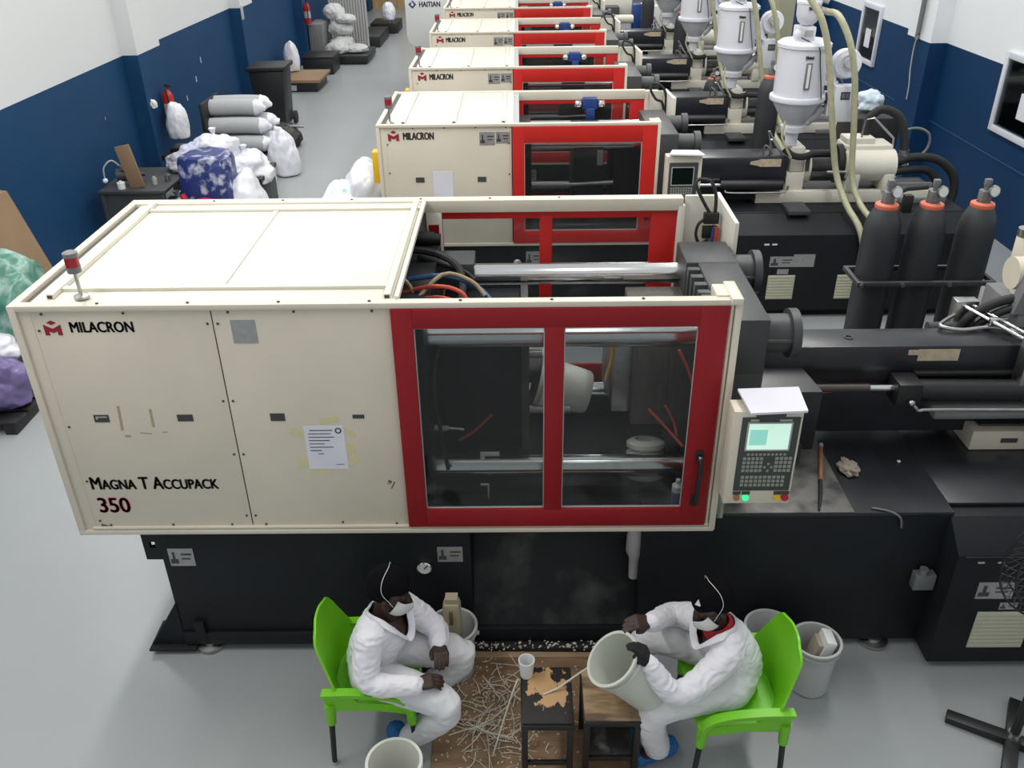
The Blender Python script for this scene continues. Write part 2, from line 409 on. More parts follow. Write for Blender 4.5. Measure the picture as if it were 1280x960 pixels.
def gauge(x, y, z, r, parent):
    b = B(); b.lathe([(0, 0), (r, 0), (r, .03), (r * .86, .034), (r * .84, .028), (0, .028)], (x, y, z), 24, Matrix.Rotation(R(90), 3, 'X'))
    o = obj('pressure_gauge', b, 'chrome', parent)
    q = B(); q.lathe([(0, 0.0285), (r * .83, 0.0285), (r * .83, .030), (0, .030)], (x, y, z), 24, Matrix.Rotation(R(90), 3, 'X')); obj('dial', q, 'white', o)
    q = B(); q.box(x - .003, x + .003, y - .034, y - .0305, z - r * .1, z + r * .7, 0, ('Y', 40, (x, y, z))); obj('needle', q, 'ink', o)

m1 = thing('injection_molding_machine', 'big cream and dark red moulding machine nearest the camera, two workers seated in front', 'machine', (-.7, 4.65, 0), 'injection moulding machines in a row')
Y1 = 3.85
# base
b = B()
b.box(-2.08, -.30, 3.90, 5.40, .055, .955); b.box(.68, 2.40, 3.90, 5.40, .055, 1.005); b.box(-.31, .69, 4.42, 5.40, .055, .90); b.box(-.31, .69, 3.90, 5.40, .055, .155)
b.box(2.38, 3.9, 4.0, 5.40, .055, 1.005)
obj('machine_base', b, 'black', m1)
b = B(); b.prism([(-2.175, 3.905, .715), (-2.07, 3.905, .714), (-2.07, 3.905, .95), (-2.175, 3.905, .95), (-2.175, 3.905, .80), (-2.14, 3.905, .80), (-2.14, 3.905, .845), (-2.105, 3.905, .845), (-2.105, 3.905, .80), (-2.175, 3.905, .80)], (0, .03, 0))
b.box(-2.175, -2.07, 3.906, 3.935, .716, .80, 0)
obj('lifting_bracket', b, 'black', m1)
b = B(); b.prism([(-2.075, 3.895, .385), (-2.29, 3.895, .035), (-2.075, 3.895, .035)], (0, .03, 0)); b.box(-2.29, -2.0, 3.85, 4.1, .03, .045); obj('gusset', b, 'black', m1)
b = B(); b.box(-2.07, -.31, 3.88, 3.902, .055, .15); b.box(-1.99, -1.93, 3.875, 3.90, .07, .24); obj('base_flange', b, 'black', m1)
for x in (-1.935, -.45, .82, 2.15):
    b = B(); b.lathe([(0, 0), (.075, 0), (.085, .012), (.085, .03), (.045, .04), (.045, .055), (.02, .058), (.02, .075), (0, .075)], (x, 3.93, 0), 24); obj('levelling_foot', b, 'steel', m1)
b = B(); b.prism([(-.30, 4.42, .90), (-.30, 3.93, .16), (-.30, 3.96, .13), (-.30, 4.45, .87)], (.98, 0, 0)); obj('discharge_chute', b, mat('chute_scuffed', (.010, .012, .013), .45, col2=(.075, .08, .075), thr=(.52, .72), vscale=2.6, bump=.1, bscale=20, spec=.25), m1)
warn_label('type_plate', -2.04, -1.895, .672, .80, 3.899, m1)
gauge(-.567, 3.899, .665, .043, m1)
warn_label('warning_label', -.49, -.345, .69, .80, 3.899, m1)
b = B(); b.lathe([(.04, .24), (.055, .10), (.055, 0), (.035, -.05), (.03, -.2), (0, -.2)], (.66, 4.0, .68), 20); obj('drain_funnel', b, 'lgrey', m1)
# enclosure frame
b = B()
b.box(-2.483, 1.062, 3.85, 3.90, .942, .972); b.box(-2.40, 1.03, 3.852, 3.885, .978, .992, .002)
b.box(-2.483, 1.062, 3.85, 3.905, 2.318, 2.348)
b.box(-2.483, -2.445, 3.85, 3.93, .942, 2.348); b.box(-2.446, -2.385, 3.865, 3.93, .972, 2.318, .003)
b.box(1.032, 1.066, 3.845, 3.93, .955, 2.35); b.box(1.006, 1.062, 3.83, 4.05, 2.33, 2.362); b.box(.945, 1.01, 3.89, 4.03, 2.30, 2.356)
b.box(1.012, 1.026, 3.856, 3.9, .99, 2.318, .002)
b.box(-2.483, -2.44, 3.85, 5.483, 2.318, 2.348)
b.box(-2.483, 1.032, 5.455, 5.485, .95, .99)
b.box(-2.483, 1.035, 5.40, 5.485, 2.268, 2.348)
b.box(-2.483, -2.44, 5.43, 5.485, .95, 2.348)
obj('enclosure_frame', b, 'cream', m1)
pts = [(-2.41 + .5 * i, 2.318 - .012) for i in range(7)] + [(-2.43, 2.335)]
screws([(-2.33, 2.30), (-1.93, 2.302), (-1.42, 2.302), (-1.1, 2.302), (-.72, 2.302)], 3.866, m1)
b = B(); b.box(-2.39, -1.508, 3.868, 3.878, .985, 2.32, .003); pl = obj('side_panel', b, 'cream', m1)
screws([(-2.365, 2.21), (-2.365, 1.65), (-2.36, 1.30), (-2.355, 1.03), (-2.3, 1.0), (-1.95, 1.0), (-1.62, 1.0), (-1.53, 2.24), (-1.53, 1.80), (-1.53, 1.47), (-1.53, 1.06)], 3.868, pl)
b = B(); b.box(-1.502, -.632, 3.868, 3.878, .985, 2.32, .003); pr = obj('side_panel', b, 'cream', m1)
screws([(-1.48, 2.24), (-1.48, 1.80), (-1.48, 1.47), (-1.48, 1.06), (-1.43, 1.0), (-1.0, 1.01), (-.7, 1.0)], 3.868, pr)
for p, x, w_, h_ in ((pl, -2.182, .078, .044), (pl, -1.746, .082, .04), (pr, -1.265, .075, .045), (pr, -.845, .06, .022)):
    b = B(); b.box(x - w_ / 2, x + w_ / 2, 3.8655, 3.869, 1.70 - h_ / 2, 1.70 + h_ / 2, 0); o = obj('handle_slot', b, 'ink', p)
    if w_ == .078:
        q = B(); q.box(x - .028, x + .03, 3.8645, 3.8656, 1.707, 1.713, 0); q.box(x - .028, x - .02, 3.8645, 3.8656, 1.695, 1.712, 0); obj('slot_edge', q, 'lgrey', o)
b = B(); b.box(-1.418, -1.297, 3.866, 3.868, 2.132, 2.258, 0); obj('data_plate', b, 'labelg', pr)
b = B(); b.box(-1.14, -.93, 3.8655, 3.868, 1.372, 1.642, 0); o = obj('notice_sheet', b, 'paper', pr, 'printed certificate sheet stuck on the panel')
q = B()
for i, (a, c) in enumerate(((.03, .15), (.02, .14), (.02, .155), (.02, .13), (.02, .10), (.02, .145), (.02, .08), (.06, .09))): q.box(-1.14 + a, -1.14 + c, 3.865, 3.8655, 1.615 - i * .021, 1.620 - i * .021, 0)
q.lathe([(.010, 0), (.018, 0), (.018, .0006), (.010, .0006)], (-.96, 3.8655, 1.615), 20, Matrix.Rotation(R(90), 3, 'X'), True)
q.box(-.99, -.95, 3.865, 3.8655, 1.40, 1.403, 0)
obj('print', q, 'ink', o)
for x, z, w_, h_, a in ((-1.165, 1.60, .09, .05, 20), (-1.0, 1.68, .10, .035, -8), (-.90, 1.60, .07, .03, 40), (-1.165, 1.41, .06, .06, 10), (-.905, 1.42, .08, .04, -30), (-1.08, 1.352, .12, .03, 4), (-.91, 1.50, .05, .07, 0)):
    b = B(); b.box(x - w_ / 2, x + w_ / 2, 3.8672, 3.8682, z - h_ / 2, z + h_ / 2, 0, ('Y', a, (x, 3.867, z))); obj('tape_residue', b, 'tapey', pr)

for x, z, w_, h_, a in ((-2.085, 1.70, .014, .15, 4), (-2.07, 1.59, .03, .015, 0), (-1.92, 1.70, .015, .11, 2), (-1.97, 1.606, .06, .008, 6), (-1.87, 1.612, .025, .006, 0), (-.72, 1.275, .02, .02, 30)):
    b = B(); b.box(x - w_ / 2, x + w_ / 2, 3.8672, 3.8682, z - h_ / 2, z + h_ / 2, 0, ('Y', a, (x, 3.867, z))); obj('tape_residue', b, 'dirt', pl)

M['scuff'] = mat('scuff', (.10, .08, .06), .8)
for x, z, w_, h_, a in ((-.70, 1.26, .006, .05, 25), (-.715, 1.285, .02, .012, 40), (-1.33, .983, .04, .012, 0), (-.98, .984, .06, .01, 0), (-2.33, .99, .05, .02, 20), (-1.62, .984, .12, .006, 0)):
    b = B(); b.box(x - w_ / 2, x + w_ / 2, 3.8668, 3.8682, z - h_ / 2, z + h_ / 2, 0, ('Y', a, (x, 3.867, z))); obj('scuff_mark', b, M['scuff'], pr)

logo_mark(-2.338, 3.8655, 2.185, .085, pl)
text('maker_lettering', 'MILACRON', .080, (-2.212, 3.867, 2.200), 'inkb', pl, .78, .0028)
text('model_lettering', 'Magna T Accupack', .115, (-2.348, 3.867, 1.247), 'inkb', pl, .715, .0036, small=.78)
text('model_number', '350', .142, (-2.342, 3.867, 1.090), 'logo', pl, .85, .0045, label='dark red number 350')
b = B(); b.box(-2.478, -2.47, 3.9, 5.45, .96, 2.33, 0); obj('end_panel', b, 'cream', m1)
b = B(); b.box(-2.45, -.51, 5.46, 5.472, .97, 2.29, 0); obj('back_panel', b, 'cream', m1)
# roof cover
b = B(); b.box(-2.405, -.602, 3.90, 5.41, 2.322, 2.336, .003)
b.box(-2.485, -2.475, 3.86, 5.48, 2.30, 2.345, 0)
rf = obj('roof_cover', b, 'cream2', m1)
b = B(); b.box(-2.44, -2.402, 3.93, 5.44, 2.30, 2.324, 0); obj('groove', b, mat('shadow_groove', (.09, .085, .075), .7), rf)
for q in ((-2.335, -2.30, 3.96, 5.40), (-.668, -.635, 3.93, 5.37), (-.612, -.59, 3.9, 5.40)):
    b = B(); b.box(q[0], q[1], q[2], q[3], 2.334, 2.362, .003); obj('roof_rail', b, 'cream2', rf)
b = B(); b.box(-2.30, -.668, 4.05, 4.085, 2.334, 2.354, .003); obj('roof_rail', b, 'cream2', rf)
b = B(); b.box(-2.30, -.60, 5.26, 5.29, 2.334, 2.352, .003); obj('roof_rail', b, 'cream2', rf)
b = B(); b.box(-1.525, -1.495, 4.085, 5.26, 2.334, 2.344, .003); obj('roof_seam', b, 'cream2', rf)
for x, y in ((-2.318, 3.959), (-.652, 3.929)):
    b = B(); b.box(x - .012, x + .012, y - .001, y + .002, 2.340, 2.356, 0); obj('rail_mouth', b, 'ink', rf)
for i in range(7):
    b = B(); b.cyl((-2.05 + i * .44, 3.875, 2.346), (-2.05 + i * .44, 3.875, 2.353), .008, n=8); obj('screw', b, 'ink', rf)
    if i < 6: b = B(); b.cyl((-1.95 + i * .44, 5.44, 2.346), (-1.95 + i * .44, 5.44, 2.352), .008, n=8); obj('screw', b, 'ink', rf)
beacon(-2.16, 3.96, 2.345, m1)
# front red door
b = B(); b.frame(-.63, 1.005, .99, 2.317, 3.842, 3.872, .105, .14, .118, .105); b.box(.117, .212, 3.842, 3.872, 1.10, 2.22, .004)
dr = obj('front_safety_door', b, 'red', m1, 'dark red sliding safety door with two windows')
for x0, x1 in ((-.527, .119), (.211, .868)):
    b = B(); b.box(x0, x1, 3.862, 3.867, 1.106, 2.214, 0); obj('window_pane', b, 'pane', dr)
    b = B(); b.frame(x0, x1, 1.106, 2.214, 3.858, 3.871, .007, .007, .007, .010, .001); obj('window_bead', b, 'lgrey', dr)
b = B()
b.tube([(.935, 3.842, 1.46), (.935, 3.805, 1.455), (.938, 3.795, 1.42), (.932, 3.79, 1.30), (.932, 3.795, 1.20), (.932, 3.805, 1.165), (.932, 3.842, 1.16)], .013, 10)
b.box(.915, .955, 3.832, 3.845, 1.425, 1.49); b.box(.912, .952, 3.832, 3.845, 1.135, 1.20)
o = obj('door_handle', b, 'blk', dr)
for z in (1.462, 1.165):
    b = B(); b.cyl((.934, 3.81, z), (.934, 3.80, z - .004), .012, n=12); obj('handle_cap', b, 'steel', o)
# rear red door and right-hand posts
b = B(); b.frame(-.51, 1.005, 1.0, 2.262, 5.425, 5.45, .012, .165, .15, .045); b.box(.127, .207, 5.425, 5.45, 1.1, 2.24)
dr2 = obj('rear_safety_door', b, 'red2', m1, 'red safety door at the back of the machine')
for x0, x1 in ((-.498, .127), (.207, .84)):
    b = B(); b.box(x0, x1, 5.436, 5.441, 1.15, 2.217, 0); obj('window_pane', b, 'pane', dr2)
b = B(); b.box(-.60, -.50, 5.40, 5.425, 1.5, 2.27); obj('rear_post', b, 'cream2', m1)
b = B(); b.box(1.005, 1.05, 5.40, 5.45, .95, 2.30); obj('rear_post', b, 'cream2', m1)
b = B(); b.box(-.585, -.52, 5.395, 5.402, 2.13, 2.19, 0); obj('warning_sticker', b, 'red', m1)
b = B(); b.box(1.055, 1.245, 5.44, 5.47, 1.25, 2.35); b.prism([(1.245, 5.47, 2.365), (1.275, 5.47, 2.365), (1.345, 5.17, 2.262), (1.318, 5.17, 2.262)], (0, 0, -1.0), .003)
obj('rear_end_post', b, 'cream2', m1)
b = B()
b.tube([(1.12, 5.40, 2.47), (1.10, 5.38, 2.44), (1.15, 5.36, 2.34), (1.20, 5.35, 2.26)], .011); b.tube([(1.12, 5.40, 2.47), (1.19, 5.38, 2.46), (1.225, 5.36, 2.38), (1.23, 5.35, 2.26)], .011)
b.tube([(1.18, 5.35, 2.23), (1.13, 5.34, 2.20), (1.12, 5.34, 2.12), (1.16, 5.34, 2.05), (1.21, 5.34, 2.06)], .010); b.tube([(1.2, 5.34, 2.1), (1.14, 5.34, 2.03), (1.12, 5.34, 1.93), (1.15, 5.34, 1.7)], .012)
b.box(1.16, 1.255, 5.33, 5.37, 2.20, 2.27); b.box(1.16, 1.25, 5.34, 5.37, 2.10, 2.18)
obj('cable_harness', b, 'rubber', m1)
b = B(); b.tube([(1.245, 5.33, 2.18), (1.24, 5.33, 2.06), (1.19, 5.33, 1.9), (1.18, 5.34, 1.7)], .016); obj('cable', b, 'cableR', m1, 'orange red cable')
b = B(); b.tube([(1.225, 5.33, 2.18), (1.215, 5.33, 2.08), (1.16, 5.33, 1.92), (1.15, 5.34, 1.7)], .010); obj('cable', b, 'cableB', m1, 'blue cable')
# clamp
for y, z in ((4.22, 1.985), (5.07, 1.985), (4.22, 1.135), (5.07, 1.135)):
    b = B(); b.cyl((-.55, y, z), (1.0, y, z), .066, n=28); obj('tie_bar', b, 'chrome', m1)
    b = B(); b.cyl((1.27, y, z), (1.43, y, z), .105, n=24); b.cyl((1.42, y, z), (1.465, y, z), .133, n=28); b.cyl((1.465, y, z - .0), (1.49, y, z), .045, n=16)
    b.cyl((1.28, y - .098, z), (1.42, y - .098, z), .016, n=8)
    obj('tie_bar_nut', b, 'dark', m1)
b = B(); b.box(.98, 1.285, 4.08, 5.22, .93, 1.86, .01); b.box(.98, 1.285, 4.08, 4.42, 1.8, 2.13, .012); b.box(.98, 1.285, 4.87, 5.22, 1.8, 2.13, .012)
b.box(1.05, 1.285, 4.40, 4.90, 1.84, 2.125, .006)
for i in range(4): b.box(.982, 1.16, 4.46 + i * .11, 4.51 + i * .11, 1.84, 2.115, .004)
obj('stationary_platen', b, 'dark', m1)
b = B(); b.box(.64, .98, 4.40, 4.98, 1.30, 1.93, .006); obj('stationary_mold_half', b, mat('mold_steel', (.13, .12, .11), .5, .4, var=.25, vscale=9, stretch=(6, 6, .6)), m1)
b = B(); b.box(.53, .64, 4.45, 4.9, 1.36, 1.90, .004); b.box(.50, .53, 4.55, 4.80, 1.42, 1.86, .004)
for z in (1.50, 1.62, 1.74, 1.84):
    for x in (.56, .60): b.cyl((x, 4.452, z), (x, 4.445, z), .007, n=8)
obj('mold_plate', b, 'steel', m1)
b = B(); b.tube([(.51, 4.43, 1.92), (.50, 4.42, 1.85), (.52, 4.42, 1.75), (.49, 4.43, 1.60)], .011); obj('cable', b, 'cableY', m1, 'orange heater cable')
b = B(); b.box(-.46, .00, 4.32, 4.98, 1.20, 1.93, .006); b.box(-.85, -.50, 4.05, 5.25, 1.0, 2.12, .01); obj('moving_platen', b, 'black', m1)
b = B(); b.box(.00, .045, 4.30, 5.0, 1.20, 1.95, .004); obj('ejector_plate', b, mat('mold_steel_dark', (.075, .07, .065), .55, .3, var=.3, vscale=9), m1)
for y, z in ((4.42, 1.86), (4.42, 1.40), (4.88, 1.86), (4.88, 1.40), (4.42, 1.77)):
    b = B(); b.cyl((.04, y, z), (.285 if z != 1.77 else .12, y, z), .028, n=14); obj('guide_pin', b, 'steel', m1)
b = B(); b.cyl((.04, 4.65, 1.60), (.24, 4.65, 1.60), .12, .115, 24); obj('mold_core', b, 'steel', m1)
b = B(); b.box(-1.3, .98, 4.0, 5.35, .955, .985, 0); b.box(-.5, .95, 4.14, 4.16, .985, 1.04); b.box(-.5, .95, 5.0, 5.2, .985, 1.06); obj('machine_bed', b, 'black', m1)
b = B(); b.box(-1.6, -.9, 4.1, 5.2, 1.0, 2.05, .01); b.box(-.95, -.70, 4.3, 4.6, 1.9, 2.12); b.box(-.72, -.50, 4.86, 5.2, 1.90, 2.10, .006); b.cyl((-.9, 4.9, 1.9), (-.6, 4.9, 1.9), .11)
b.box(-.50, -.28, 4.95, 5.18, 1.93, 2.10, .006)
obj('toggle_housing', b, 'dark', m1)
b = B(); b.cyl((-.72, 5.25, 2.16), (-.54, 5.25, 2.15), .045); b.cyl((-.56, 5.25, 2.15), (-.50, 5.25, 2.148), .035); obj('limit_switch', b, 'blk', m1)
for m, r, pp in (('cableR', .013, [(-1.0, 4.45, 2.10), (-.72, 4.50, 2.10), (-.52, 4.50, 2.15), (-.36, 4.48, 2.14), (-.29, 4.45, 2.05), (-.28, 4.4, 1.7)]),
                 ('cableR', .009, [(-.9, 4.40, 2.12), (-.62, 4.44, 2.10), (-.42, 4.42, 2.12), (-.30, 4.40, 2.02), (-.27, 4.36, 1.6)]),
                 ('cableB', .016, [(-.9, 4.62, 2.10), (-.6, 4.62, 2.15), (-.4, 4.62, 2.16), (-.22, 4.60, 2.08), (-.1, 4.4, 1.99)]),
                 ('cableT', .012, [(-.95, 4.55, 2.12), (-.70, 4.52, 2.20), (-.60, 4.50, 2.12), (-.58, 4.42, 1.9)]),
                 ('cableT', .012, [(-.60, 4.40, 2.08), (-.44, 4.60, 2.18), (-.28, 4.60, 2.14), (-.20, 4.55, 2.07)]),
                 ('rubber', .022, [(-.9, 5.0, 2.16), (-.62, 4.98, 2.18), (-.42, 4.9, 2.15), (-.34, 4.8, 2.06), (-.36, 4.6, 1.9), (-.38, 4.4, 1.6)]),
                 ('rubber', .014, [(-.62, 4.98, 2.14), (-.45, 4.94, 2.1), (-.33, 4.92, 2.06), (-.28, 4.9, 2.02)]),
                 ('rubber', .010, [(-.15, 4.5, 1.98), (.0, 4.52, 2.05), (.1, 4.5, 2.02), (.13, 4.45, 1.9)]),
                 ('rubber', .012, [(-.40, 4.3, 2.05), (-.47, 4.1, 1.8), (-.45, 4.08, 1.5), (-.42, 4.1, 1.2)])):
    b = B(); b.tube(pp, r); obj('cable', b, m, m1)
for pp in ([(-.17, 4.28, 1.45), (-.27, 4.25, 1.36), (-.36, 4.25, 1.30)], [(.83, 4.10, 1.95), (.90, 4.08, 1.80), (.92, 4.06, 1.70)], [(.72, 4.28, 1.48), (.82, 4.2, 1.40), (.90, 4.1, 1.34)], [(.80, 4.2, 1.55), (.85, 4.18, 1.46), (.87, 4.15, 1.38)]):
    b = B(); b.tube(pp, .008); obj('hose', b, 'cableR', m1)
b = B(); b.cyl((-.58, 4.25, 1.38), (-.42, 4.25, 1.38), .02); b.cyl((-.42, 4.25, 1.38), (-.33, 4.25, 1.37), .009); obj('ejector_rod', b, 'steel', m1)
b = B(); b.box(-.24, -.13, 4.2, 4.215, 1.215, 1.24); b.box(-.24, -.215, 4.2, 4.215, 1.17, 1.24); obj('sensor_bracket', b, 'white', m1)
b = B(); b.box(-.2, -.19, 4.1, 4.11, .985, 1.09); b.box(-.24, -.19, 4.1, 4.11, 1.08, 1.092); obj('sensor_bracket', b, 'white', m1)
prof = []
for i in range(4): prof += [(.088, .062 * i), (.112, .062 * i + .016), (.112, .062 * i + .040), (.088, .062 * i + .055)]
b = B(); b.lathe([(0, 0)] + prof + [(.06, .245), (.05, .20), (0, .20)], (.735, 4.31, .975), 28, Matrix.Rotation(R(-18), 3, 'X')); obj('ribbed_duct', b, 'bucket', m1, 'white ribbed duct under the mould')
# injection end
b = B(); b.box(.90, 2.40, 3.895, 5.0, 1.003, 1.028, .004); b.box(2.40, 3.95, 3.98, 5.0, 1.003, 1.028, .004); obj('deck_plate', b, 'deck', m1)
b = B(); b.box(1.07, 1.845, 3.897, 4.95, 1.028, 1.032, .001); obj('worn_plate', b, 'wornplate', m1, 'scratched bare metal deck plate')
b = B(); b.box(1.43, 3.9, 4.60, 4.84, 1.47, 1.70, .006); b.box(1.46, 3.9, 4.62, 4.82, 1.10, 1.47, 0); obj('barrel_guard', b, 'deck', m1)
b = B(); b.lathe([(.018, 0), (.028, 0), (.028, .006), (.018, .006)], (1.96, 4.72, 1.70), 18, None, True); obj('lifting_eye', b, 'ink', m1)
warn_label('warning_label', 2.34, 2.58, 1.605, 1.68, 4.597, m1, 'labelt', False, 'tan worn warning label')
b = B(); b.box(2.28, 2.345, 4.594, 4.598, 1.645, 1.675, 0); obj('label_tail', b, 'labelt', m1)
b = B(); b.prism([(1.29, 4.42, 1.50), (1.75, 4.42, 1.50), (1.60, 4.75, 1.62), (1.29, 4.75, 1.62)], (0, 0, -.4)); obj('nozzle_guard', b, 'deck', m1)
b = B(); b.cyl((1.66, 4.5, 1.48), (2.05, 4.5, 1.478), .024); obj('rod_cover', b, mat('brown_grey_sleeve', (.06, .05, .045), .5), m1)
b = B(); b.cyl((2.04, 4.5, 1.478), (2.2, 4.5, 1.478), .022); obj('cylinder_rod', b, 'chrome', m1)
b = B(); b.box(2.19, 2.33, 4.42, 4.58, 1.39, 1.54, .008); b.cyl((2.3, 4.5, 1.465), (3.9, 4.5, 1.445), .062, n=24); b.box(2.33, 3.9, 4.56, 4.6, 1.52, 1.545); obj('carriage_cylinder', b, 'blk', m1)
b = B(); b.tube([(2.27, 4.40, 1.43), (2.30, 4.39, 1.40), (2.33, 4.39, 1.385), (2.5, 4.40, 1.385), (3.9, 4.41, 1.36)], .010); b.ball((2.27, 4.40, 1.43), .022, sub=2); obj('hydraulic_pipe', b, 'steel', m1)
b = B(); b.box(2.42, 3.0, 4.40, 4.6, 1.31, 1.37, .02); obj('carriage_rail', b, 'grey', m1)
b = B(); b.box(2.74, 3.9, 4.50, 4.80, 1.032, 1.165, .005); o = obj('slide_base', b, 'cream', m1, 'cream slide rail of the injection unit')
q = B(); q.box(2.92, 3.02, 4.496, 4.501, 1.085, 1.115, 0); obj('slot', q, 'ink', o)
q = B(); q.box(2.80, 3.1, 4.56, 4.7, 1.165, 1.18, 0); obj('way_cover', q, 'dark', o)
b = B(); b.prism([(3.00, 4.35, 1.40), (3.25, 4.35, 1.40), (3.25, 4.35, 1.12), (3.12, 4.35, 1.16)], (0, .3, 0), .005); obj('feed_bracket', b, 'cream', m1)
# right hand cabinet
b = B(); b.prism([(2.385, 3.72, .05), (2.385, 3.72, .86), (2.385, 3.90, 1.0), (2.385, 4.1, 1.0), (2.385, 4.1, .05)], (1.5, 0, 0), .006); b.box(2.42, 3.88, 3.712, 3.722, .848, .858); 
cb = obj('hydraulic_cabinet', b, 'black', m1)
for x in (2.50, 2.61):
    q = B(); q.box(x, x + .035, 3.715, 3.72, .812, .822, 0); obj('latch', q, 'lgrey', cb)
warn_label('warning_label', 2.545, 2.75, .552, .672, 3.719, cb)
warn_label('warning_label', 2.70, 2.80, .470, .52, 3.719, cb)
b = B()
for i in range(9): b.box(2.595, 2.90, 3.712, 3.72, .178 + i * .030, .203 + i * .030, .002)
b.box(2.59, 2.905, 3.716, 3.721, .172, .45, 0); obj('louvre', b, 'vent', cb, 'beige louvred vent')
b = B(); b.box(2.255, 2.375, 3.84, 3.90, .50, .61, .006); b.cyl((2.30, 3.86, .61), (2.30, 3.86, .65), .025, n=10); obj('junction_box', b, 'grey', m1)
b = B(); b.tube([(1.95, 3.93, 1.035), (2.04, 3.90, 1.033), (2.10, 3.885, 1.0), (2.12, 3.885, .93)], .006); obj('cable', b, 'grey', m1)
b = B(); b.tube([(1.75, 4.68, 1.32), (1.80, 4.58, 1.40), (1.95, 4.56, 1.43), (2.25, 4.56, 1.42)], .008); obj('cable', b, 'cableR', m1)
# control panel
b = B(); b.box(1.028, 1.365, 3.62, 3.74, 1.31, 1.862, .006); b.box(1.25, 1.36, 3.64, 3.72, 1.86, 1.885, .004); cp = obj('control_panel', b, 'cream', m1, 'cream operator panel with lit screen')
b = B(); b.box(1.07, 1.352, 3.615, 3.62, 1.395, 1.832, .002); obj('bezel', b, 'keypad', cp)
b = B(); b.frame(1.098, 1.318, 1.64, 1.806, 3.611, 3.6155, .008, .008, .008, .008, .001); b.box(1.11, 1.15, 3.612, 3.616, 1.812, 1.822, 0); b.box(1.25, 1.31, 3.612, 3.616, 1.812, 1.822, 0); obj('screen_frame', b, 'lgrey', cp)
b = B(); b.box(1.106, 1.310, 3.612, 3.6152, 1.648, 1.798, 0); sc = obj('screen', b, 'screen', cp, 'lit pale green screen')
b = B(); b.box(1.115, 1.20, 3.6112, 3.6121, 1.675, 1.765, 0); obj('display_field', b, 'screen2', cp)
def keys(kb, y):
    def k(x, z, w_, h_): kb.box(x, x + w_, y - .003, y, z, z + h_, 0)
    for i in range(10): k(1.115 + i * .020, 1.612, .012, .012)
    for r_ in range(4):
        for c_ in range(5): k(1.098 + c_ * .021, 1.585 - r_ * .024, .015, .016)
        for c_ in range(4): k(1.258 + c_ * .022, 1.585 - r_ * .024, .016, .017)
    for i, z in ((0, 1.555), (-1, 1.535), (1, 1.535), (0, 1.513)): k(1.222 + i * .017, z, .011, .012)
    for r_ in range(3):
        for c_ in range(10): k(1.10 + c_ * .0225, 1.472 - r_ * .024, .016, .016)
b = B(); keys(b, 3.615); obj('keypad', b, 'key', cp, kind='stuff')
for x, m in ((1.092, 'copper'), (1.138, 'led'), (1.30, 'yellow'), (1.338, 'redtag')):
    b = B(); b.cyl((x, 3.62, 1.352), (x, 3.607, 1.352), .016 if m != 'redtag' else .019, n=16); obj('button', b, m, cp)
    b = B(); b.box(x - .02, x + .02, 3.617, 3.62, 1.368, 1.388, 0); obj('button_plate', b, 'ink', cp)
b = B(); b.tube([(1.37, 3.70, 1.62), (1.40, 3.70, 1.61), (1.40, 3.70, 1.50), (1.37, 3.70, 1.49)], .008); obj('handle', b, 'blk', cp)
b = B(); b.cyl((1.10, 3.75, 1.25), (1.10, 3.93, 1.25), .03); b.cyl((1.1, 3.74, 1.25), (1.1, 3.74, 1.33), .03); b.cyl((1.1, 3.92, 1.0), (1.1, 3.92, 1.27), .03); obj('panel_arm', b, 'steel', m1)
# loose things on the machine
b = B(); b.prism([(1.07, 3.77, 1.893), (1.375, 3.785, 1.893), (1.36, 3.565, 1.889), (1.085, 3.545, 1.889)], (0, 0, .012)); t = obj('paper_stack', b, 'paper'); tag(t, 'stack of white sheets lying on top of the front control panel', 'paper')
b = B(); b.box(1.12, 1.26, 3.56, 3.60, 1.864, 1.886, .003); obj('clip', b, 'ink', t)
t = thing('scraper', 'long copper coloured scraper rod lying on the worn deck plate', 'tool', (1.74, 4.2, 1.032))
b = B(); b.tube([(1.845, 4.53, 1.05), (1.76, 4.25, 1.05), (1.735, 4.17, 1.05)], [.012, .013, .013], 10); obj('handle', b, 'copper', t)
b = B(); b.tube([(1.735, 4.17, 1.05), (1.70, 4.05, 1.046), (1.65, 3.905, 1.043)], [.011, .012, .006], 10); obj('blade', b, 'rubber', t)
b = B(); b.tube([(1.85, 4.545, 1.05), (1.841, 4.515, 1.05)], .0135, 10); obj('end_cap', b, 'lgrey', t)
def lump(c, s, seed, f=4, amp=.25, sub=4, flat=True):
    b = B(); b.ball((0, 0, 0), 1, sub=sub)
    for v in b.bm.verts:
        d = 1 + amp * nz(v.co, f * .35, seed) + amp * .35 * nz(v.co, f, seed + 3)
        p = v.co * d; p = V((p.x * s[0], p.y * s[1], p.z * s[2]))
        if flat and p.z < -.55 * s[2]: p.z = -.55 * s[2] + (p.z + .55 * s[2]) * .08
        v.co = V(c) + p
    return b
t = obj('rag', lump((1.935, 4.30, 1.05), (.055, .075, .03), 3, 6, .5), 'rag'); tag(t, 'crumpled grey rag lying on the dark machine deck', 'rag')
for x, y in ((2.27, 4.38), (2.165, 4.85)):
    b = lump((x, y, 1.035), (.012, .010, .008), int(x * 10), 5, .4, 2); t = obj('plastic_scrap', b, 'white')
    tag(t, 'white plastic chip on the dark deck %s' % ('right of the grey rag' if y < 4.5 else 'behind the grey rag'), 'scrap')
t = thing('molded_bucket', 'white plastic bucket just moulded, hanging between the mould halves behind the window', 'bucket', (.3, 4.65, 1.5))
mx = Matrix.Rotation(R(105), 3, 'Y')
b = B(); b.lathe([(.165, -.16), (.158, -.162), (.15, -.15), (.118, .145), (0, .15), (0, .163), (.12, .163), (.13, .15), (.160, -.13)], (.24, 4.55, 1.475), 32, mx, False); obj('bucket_wall', b, 'bucket', t)
